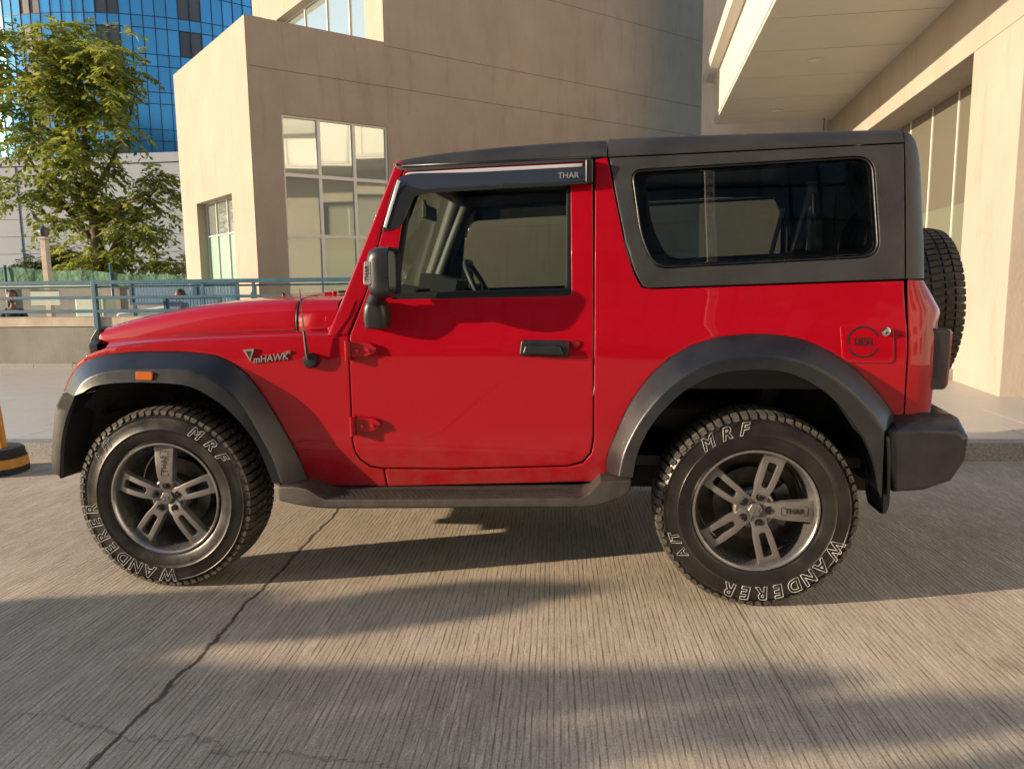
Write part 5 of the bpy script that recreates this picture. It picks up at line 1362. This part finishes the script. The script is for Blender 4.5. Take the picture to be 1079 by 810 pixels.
tree('young_sapling', (-7.35, 12.6, 0), 'thin bare sapling against the pale grey block, right of the tall tree',
     ([(0, 0, 0), (.02, 0, 1.2), (0, 0, 2.0)], [.025, .02, .008]), [([(0, 0, 1.4), (.2, 0, 1.75), (.3, 0, 1.95)], [.01, .008, .004]), ([(0, 0, 1.5), (-.2, 0, 1.7)], [.01, .005])], [(0, 0, 1.85, .25, .2, .2), (.3, 0, 1.95, .18, .2, .15)], 14, .06, 4, m='leaf2', nleaf=6, length=.2, droop=.2)
# street trees beyond the left edge of the photo: their shade falls on the road in front of the car
def street_tree(x, y, label, blobs, n, seed, h=2.6):
    tree('street_tree', (x, y, 0), label, ([(0, 0, 0), (.05, 0, h * .5), (-.03, 0, h), (0, 0, h + 1.0)], [.16, .13, .10, .05]),
         [([(0, 0, h * .9), (.05, .5 + q * .5, h + .15), (.1, 1.0 + q, h + .35)], [.03, .02, .008]) for q in (-.5, .0, .5)], blobs, n, .055, seed, m='leaf2', length=.06, droop=.35, equal=True, nleaf=8)
SHADE = [(-0.18, 1.25, 1.74, 0.3, 0.18, 0.044), (-0.28, 0.73, 1.83, 0.3, 0.11, 0.046), (-0.07, 1.09, 1.83, 0.3, 0.029, 0.025), (-0.24, 1.46, 1.8, 0.3, 0.037, 0.096), (-0.3, 1.32, 1.97, 0.3, 0.023, 0.051), (-0.07, 1.43, 2.03, 0.3, 0.051, 0.045), (0.29, 1.0, 1.89, 0.3, 0.027, 0.062), (0.21, 0.76, 1.82, 0.3, 0.079, 0.051), (0.19, 0.62, 1.94, 0.3, 0.069, 0.043), (-0.19, 0.77, 2.11, 0.3, 0.023, 0.031), (0.03, 0.54, 2.05, 0.3, 0.055, 0.037), (-0.16, 0.32, 2.18, 0.3, 0.02, 0.015), (-0.23, 0.63, 2.22, 0.3, 0.034, 0.023), (-0.28, 0.54, 2.31, 0.3, 0.02, 0.038), (-0.2, 0.52, 2.36, 0.3, 0.02, 0.015), (0.3, 0.43, 2.25, 0.3, 0.02, 0.015), (0.23, 0.37, 2.33, 0.3, 0.02, 0.032), (0.21, 0.33, 2.41, 0.3, 0.02, 0.015), (0.21, 1.6, 2.03, 0.3, 0.02, 0.049), (-0.21, 1.72, 1.71, 0.3, 0.047, 0.056), (-0.13, 1.72, 1.83, 0.3, 0.02, 0.019)]
street_tree(-7.0, -5.2, 'street tree beyond the left edge of the road, with a flat patchy crown', SHADE, 15000, 21, 1.5)

# ------------------------------------------------------------------ buildings across the road (one seen in the windows' reflections, one added for bounce light)
op = empty('office_block', (14, -34, 0), 0, 'blue glass office block across the road, behind the photographer', 'building')
bm = bmesh.new(); tone = bm.faces.layers.float_color.new('tone'); rr = random.Random(2); bmm = bmesh.new()
for i in range(-30, 30):
    for j in range(0, 18):
        t = .35 + .5 * rr.random(); tl = (rr.random() - .5) * .03
        f = bm.faces.new([bm.verts.new(v) for v in ((i * 1.4, tl, j * 1.9), (i * 1.4 + 1.4, -tl, j * 1.9), (i * 1.4 + 1.4, -tl, j * 1.9 + 1.9), (i * 1.4, tl, j * 1.9 + 1.9))]); f[tone] = (t, t, t, 1)
    bx(i * 1.4 - .05, i * 1.4 + .05, .0, .10, 0, 34.2, bmm)
for j in range(19): bx(-42, 42, .0, .11, j * 1.9 - .05, j * 1.9 + .05, bmm)
obj('glass_facade', bm, M['officeglass'], op, None); obj('mullions', bmm, M['mull'], op, None)
bm = bmesh.new(); bx(-42, 42, -18, -.2, 0, 34.3, bm); obj('core', bm, M['mull'], op, None)

pb = empty('pale_office_block', (15, -6, 0), 0, 'pale rendered block with rows of windows down the road to the right, outside the photo', 'building')  # unseen block, added so its sunlit face bounces light onto the beige front
bm = bmesh.new(); bx(0, 14, -34, 5.0, 0, 19, bm); obj('wall', bm, M['clad'], pb, None)
for k in range(9):
    for j in range(4):
        bm = bmesh.new(); bx(-.06, -.01, -32 + k * 4.2, -29.6 + k * 4.2, 1.5 + j * 3.8, 3.6 + j * 3.8, bm); obj('window', bm, M['wglass'], pb, None)
ut = empty('utility_pole', (3.69, -10, 0), 0, 'tall pale perforated concrete pole across the road, behind the photographer', 'pole')
bm = bmesh.new(); bx(-.075, .075, -.07, .0, 0, 9.5, bm); bx(-.075, -.045, 0, .05, 0, 9.5, bm); bx(.045, .075, 0, .05, 0, 9.5, bm)
for k in range(60): bx(-.045, .045, .0, .05, k * .157 + .05, k * .157 + .125, bm)
obj('shaft', bm, M['concp'], ut, None)
# ------------------------------------------------------------------ people and a parked car beyond the wall
def person(loc, label, shirt, turn=0, sit=True):
    e = bpy.data.meshes.new('person'); 
    V = [(0, 0, .50), (0, .0, .72), (0, 0, .95), (0, .0, 1.02), (0, -.01, 1.09),
         (.17, 0, .92), (.22, -.03, .68), (.16, -.20, .58), (-.17, 0, .92), (-.22, -.03, .68), (-.16, -.20, .58),
         (.10, -.06, .47), (.12, -.42, .48), (.12, -.44, .10), (.12, -.54, .05), (-.10, -.06, .47), (-.12, -.42, .48), (-.12, -.44, .10), (-.12, -.54, .05)]
    R_ = [.14, .13, .12, .055, .05, .065, .045, .035, .065, .045, .035, .085, .06, .045, .035, .085, .06, .045, .035]
    E = [(0, 1), (1, 2), (2, 3), (3, 4), (2, 5), (5, 6), (6, 7), (2, 8), (8, 9), (9, 10), (0, 11), (11, 12), (12, 13), (13, 14), (0, 15), (15, 16), (16, 17), (17, 18)]
    e.from_pydata(V, E, []); o = bpy.data.objects.new('person', e); COL.objects.link(o); e.materials.append(M['skin'])
    o.location = loc; o.rotation_euler = (0, 0, turn)
    e.skin_vertices or e.attributes
    sk_ = o.modifiers.new('skin', 'SKIN'); 
    for i, r_ in enumerate(R_): e.skin_vertices[0].data[i].radius = (r_, r_ * .85)
    e.skin_vertices[0].data[0].use_root = True
    o.modifiers.new('sub', 'SUBSURF').levels = 1
    dg = bpy.context.evaluated_depsgraph_get(); dg.update()
    me = bpy.data.meshes.new_from_object(o.evaluated_get(dg)); bm = bmesh.new(); bm.from_mesh(me)
    bpy.data.objects.remove(o)
    # head joined to the body surface
    hs = bmesh.ops.create_uvsphere(bm, u_segments=20, v_segments=14, radius=1)
    for v in hs['verts']:
        x, y, z = v.co; w = 1 - .22 * max(0, -z); v.co = Vector((x * .078 * w, y * .095 * w - .02 - (.02 if z < -.2 and y < -.5 else 0), z * .118 + 1.20))
    for s in (-1, 1):
        hh = bmesh.ops.create_uvsphere(bm, u_segments=8, v_segments=6, radius=1)
        for v in hh['verts']: v.co = Vector((v.co.x * .008 + s * .078, v.co.y * .018, v.co.z * .028 + 1.19))
    nn = bmesh.ops.create_cone(bm, segments=6, radius1=.016, radius2=.004, depth=.04)
    for v in nn['verts']: v.co = Vector((v.co.x, v.co.y - .118, v.co.z * .9 + 1.185))
    o = obj('person', bm, M['skin'], None, 60); o.location = loc; o.rotation_euler = (0, 0, turn); o.scale = (.88, .88, .93); tag(o, label, 'person')
    bm = bmesh.new(); hs = bmesh.ops.create_uvsphere(bm, u_segments=20, v_segments=14, radius=1)
    for v in hs['verts']: x, y, z = v.co; v.co = Vector((x * .088, y * .100 + .002, z * .118 + 1.222))
    bmesh.ops.delete(bm, geom=[v for v in bm.verts if v.co.z < 1.20 and v.co.y < .03 or v.co.z < 1.13 or (v.co.y < -.055 and v.co.z < 1.265)], context='VERTS'); obj('hair', bm, M['hair'], o, 60)
    bm = bmesh.new(); bm.from_mesh(me)
    bmesh.ops.delete(bm, geom=[v for v in bm.verts if v.co.z > 1.0 or v.co.z < .42 or v.co.y < -.14], context='VERTS')
    bm.normal_update()
    for v in bm.verts: v.co += v.normal * .012
    obj('shirt', bm, M[shirt], o, 60)
    bm = bmesh.new(); bm.from_mesh(me)
    bmesh.ops.delete(bm, geom=[v for v in bm.verts if v.co.z > .56 or (v.co.z > .50 and v.co.y > -.1 and abs(v.co.x) > .17) or v.co.z < .12], context='VERTS')
    bm.normal_update()
    for v in bm.verts: v.co += v.normal * .010
    obj('trousers', bm, M['cabin'], o, 60)
    bm = bmesh.new()   # stool
    bx(-.2, .2, -.15, .22, .33, .37, bm)
    for sx in (-.16, .16):
        for sy in (-.12, .18): bx(sx - .02, sx + .02, sy - .02, sy + .02, 0, .33, bm)
    st = obj('stool', bm, M['teal'], None, None, bevel=.005); st.location = loc; st.rotation_euler = (0, 0, turn); bpy.data.meshes.remove(me); return st
s1 = person((-7.86, 8.0, .0), 'person in a dark shirt sitting behind the railing at the left edge', 'cloth1', .4); tag(s1, 'low stool under the person in the dark shirt', 'stool')
s2 = person((-5.12, 8.4, -.02), 'person in a blue shirt sitting beside the white car behind the railing', 'cloth2', -.5); tag(s2, 'low stool under the person in the blue shirt', 'stool')
pc = empty('parked_car', (-5.75, 11.2, 0), radians(20), 'white parked car mostly hidden behind the railing and the red bonnet', 'car')
bm = bmesh.new()
prof = [(-1.9, .35), (-1.95, .62), (-1.85, .78), (-1.0, .90), (-.45, 1.28), (.75, 1.32), (1.45, .98), (1.85, .92), (1.92, .60), (1.88, .35)]
rows = [[Vector((x * k, y, .35 + (z - .35) * kk)) for x, z in prof] for y, k, kk in ((-.80, .97, .90), (-.78, 1, .97), (-.5, 1.0, 1.0), (.5, 1, 1), (.78, 1, .97), (.80, .97, .90))]
R = loft(bm, rows, close=True); bm.faces.new(R[0]); bm.faces.new(R[-1][::-1]); obj('body', recalc(bm), M['wpaint'], pc, 40, bevel=.02)
for s in (-1, 1):
    bm = bmesh.new(); prism(bm, [(-.92, .90), (-.43, 1.21), (.70, 1.24), (1.25, .95)], s * .795, s * .812); obj('side_window', recalc(bm), M['smoke'], pc, None)
    for x in (-1.25, 1.2):
        bm = bmesh.new(); lathe(bm, [(0, s * .83), (.2, s * .83), (.21, s * .82), (.30, s * .83), (.315, s * .80), (.315, s * .62), (0, s * .62)], 28, (x, 0, .315)); obj('wheel', recalc(bm), M['rubber'], pc, 40)
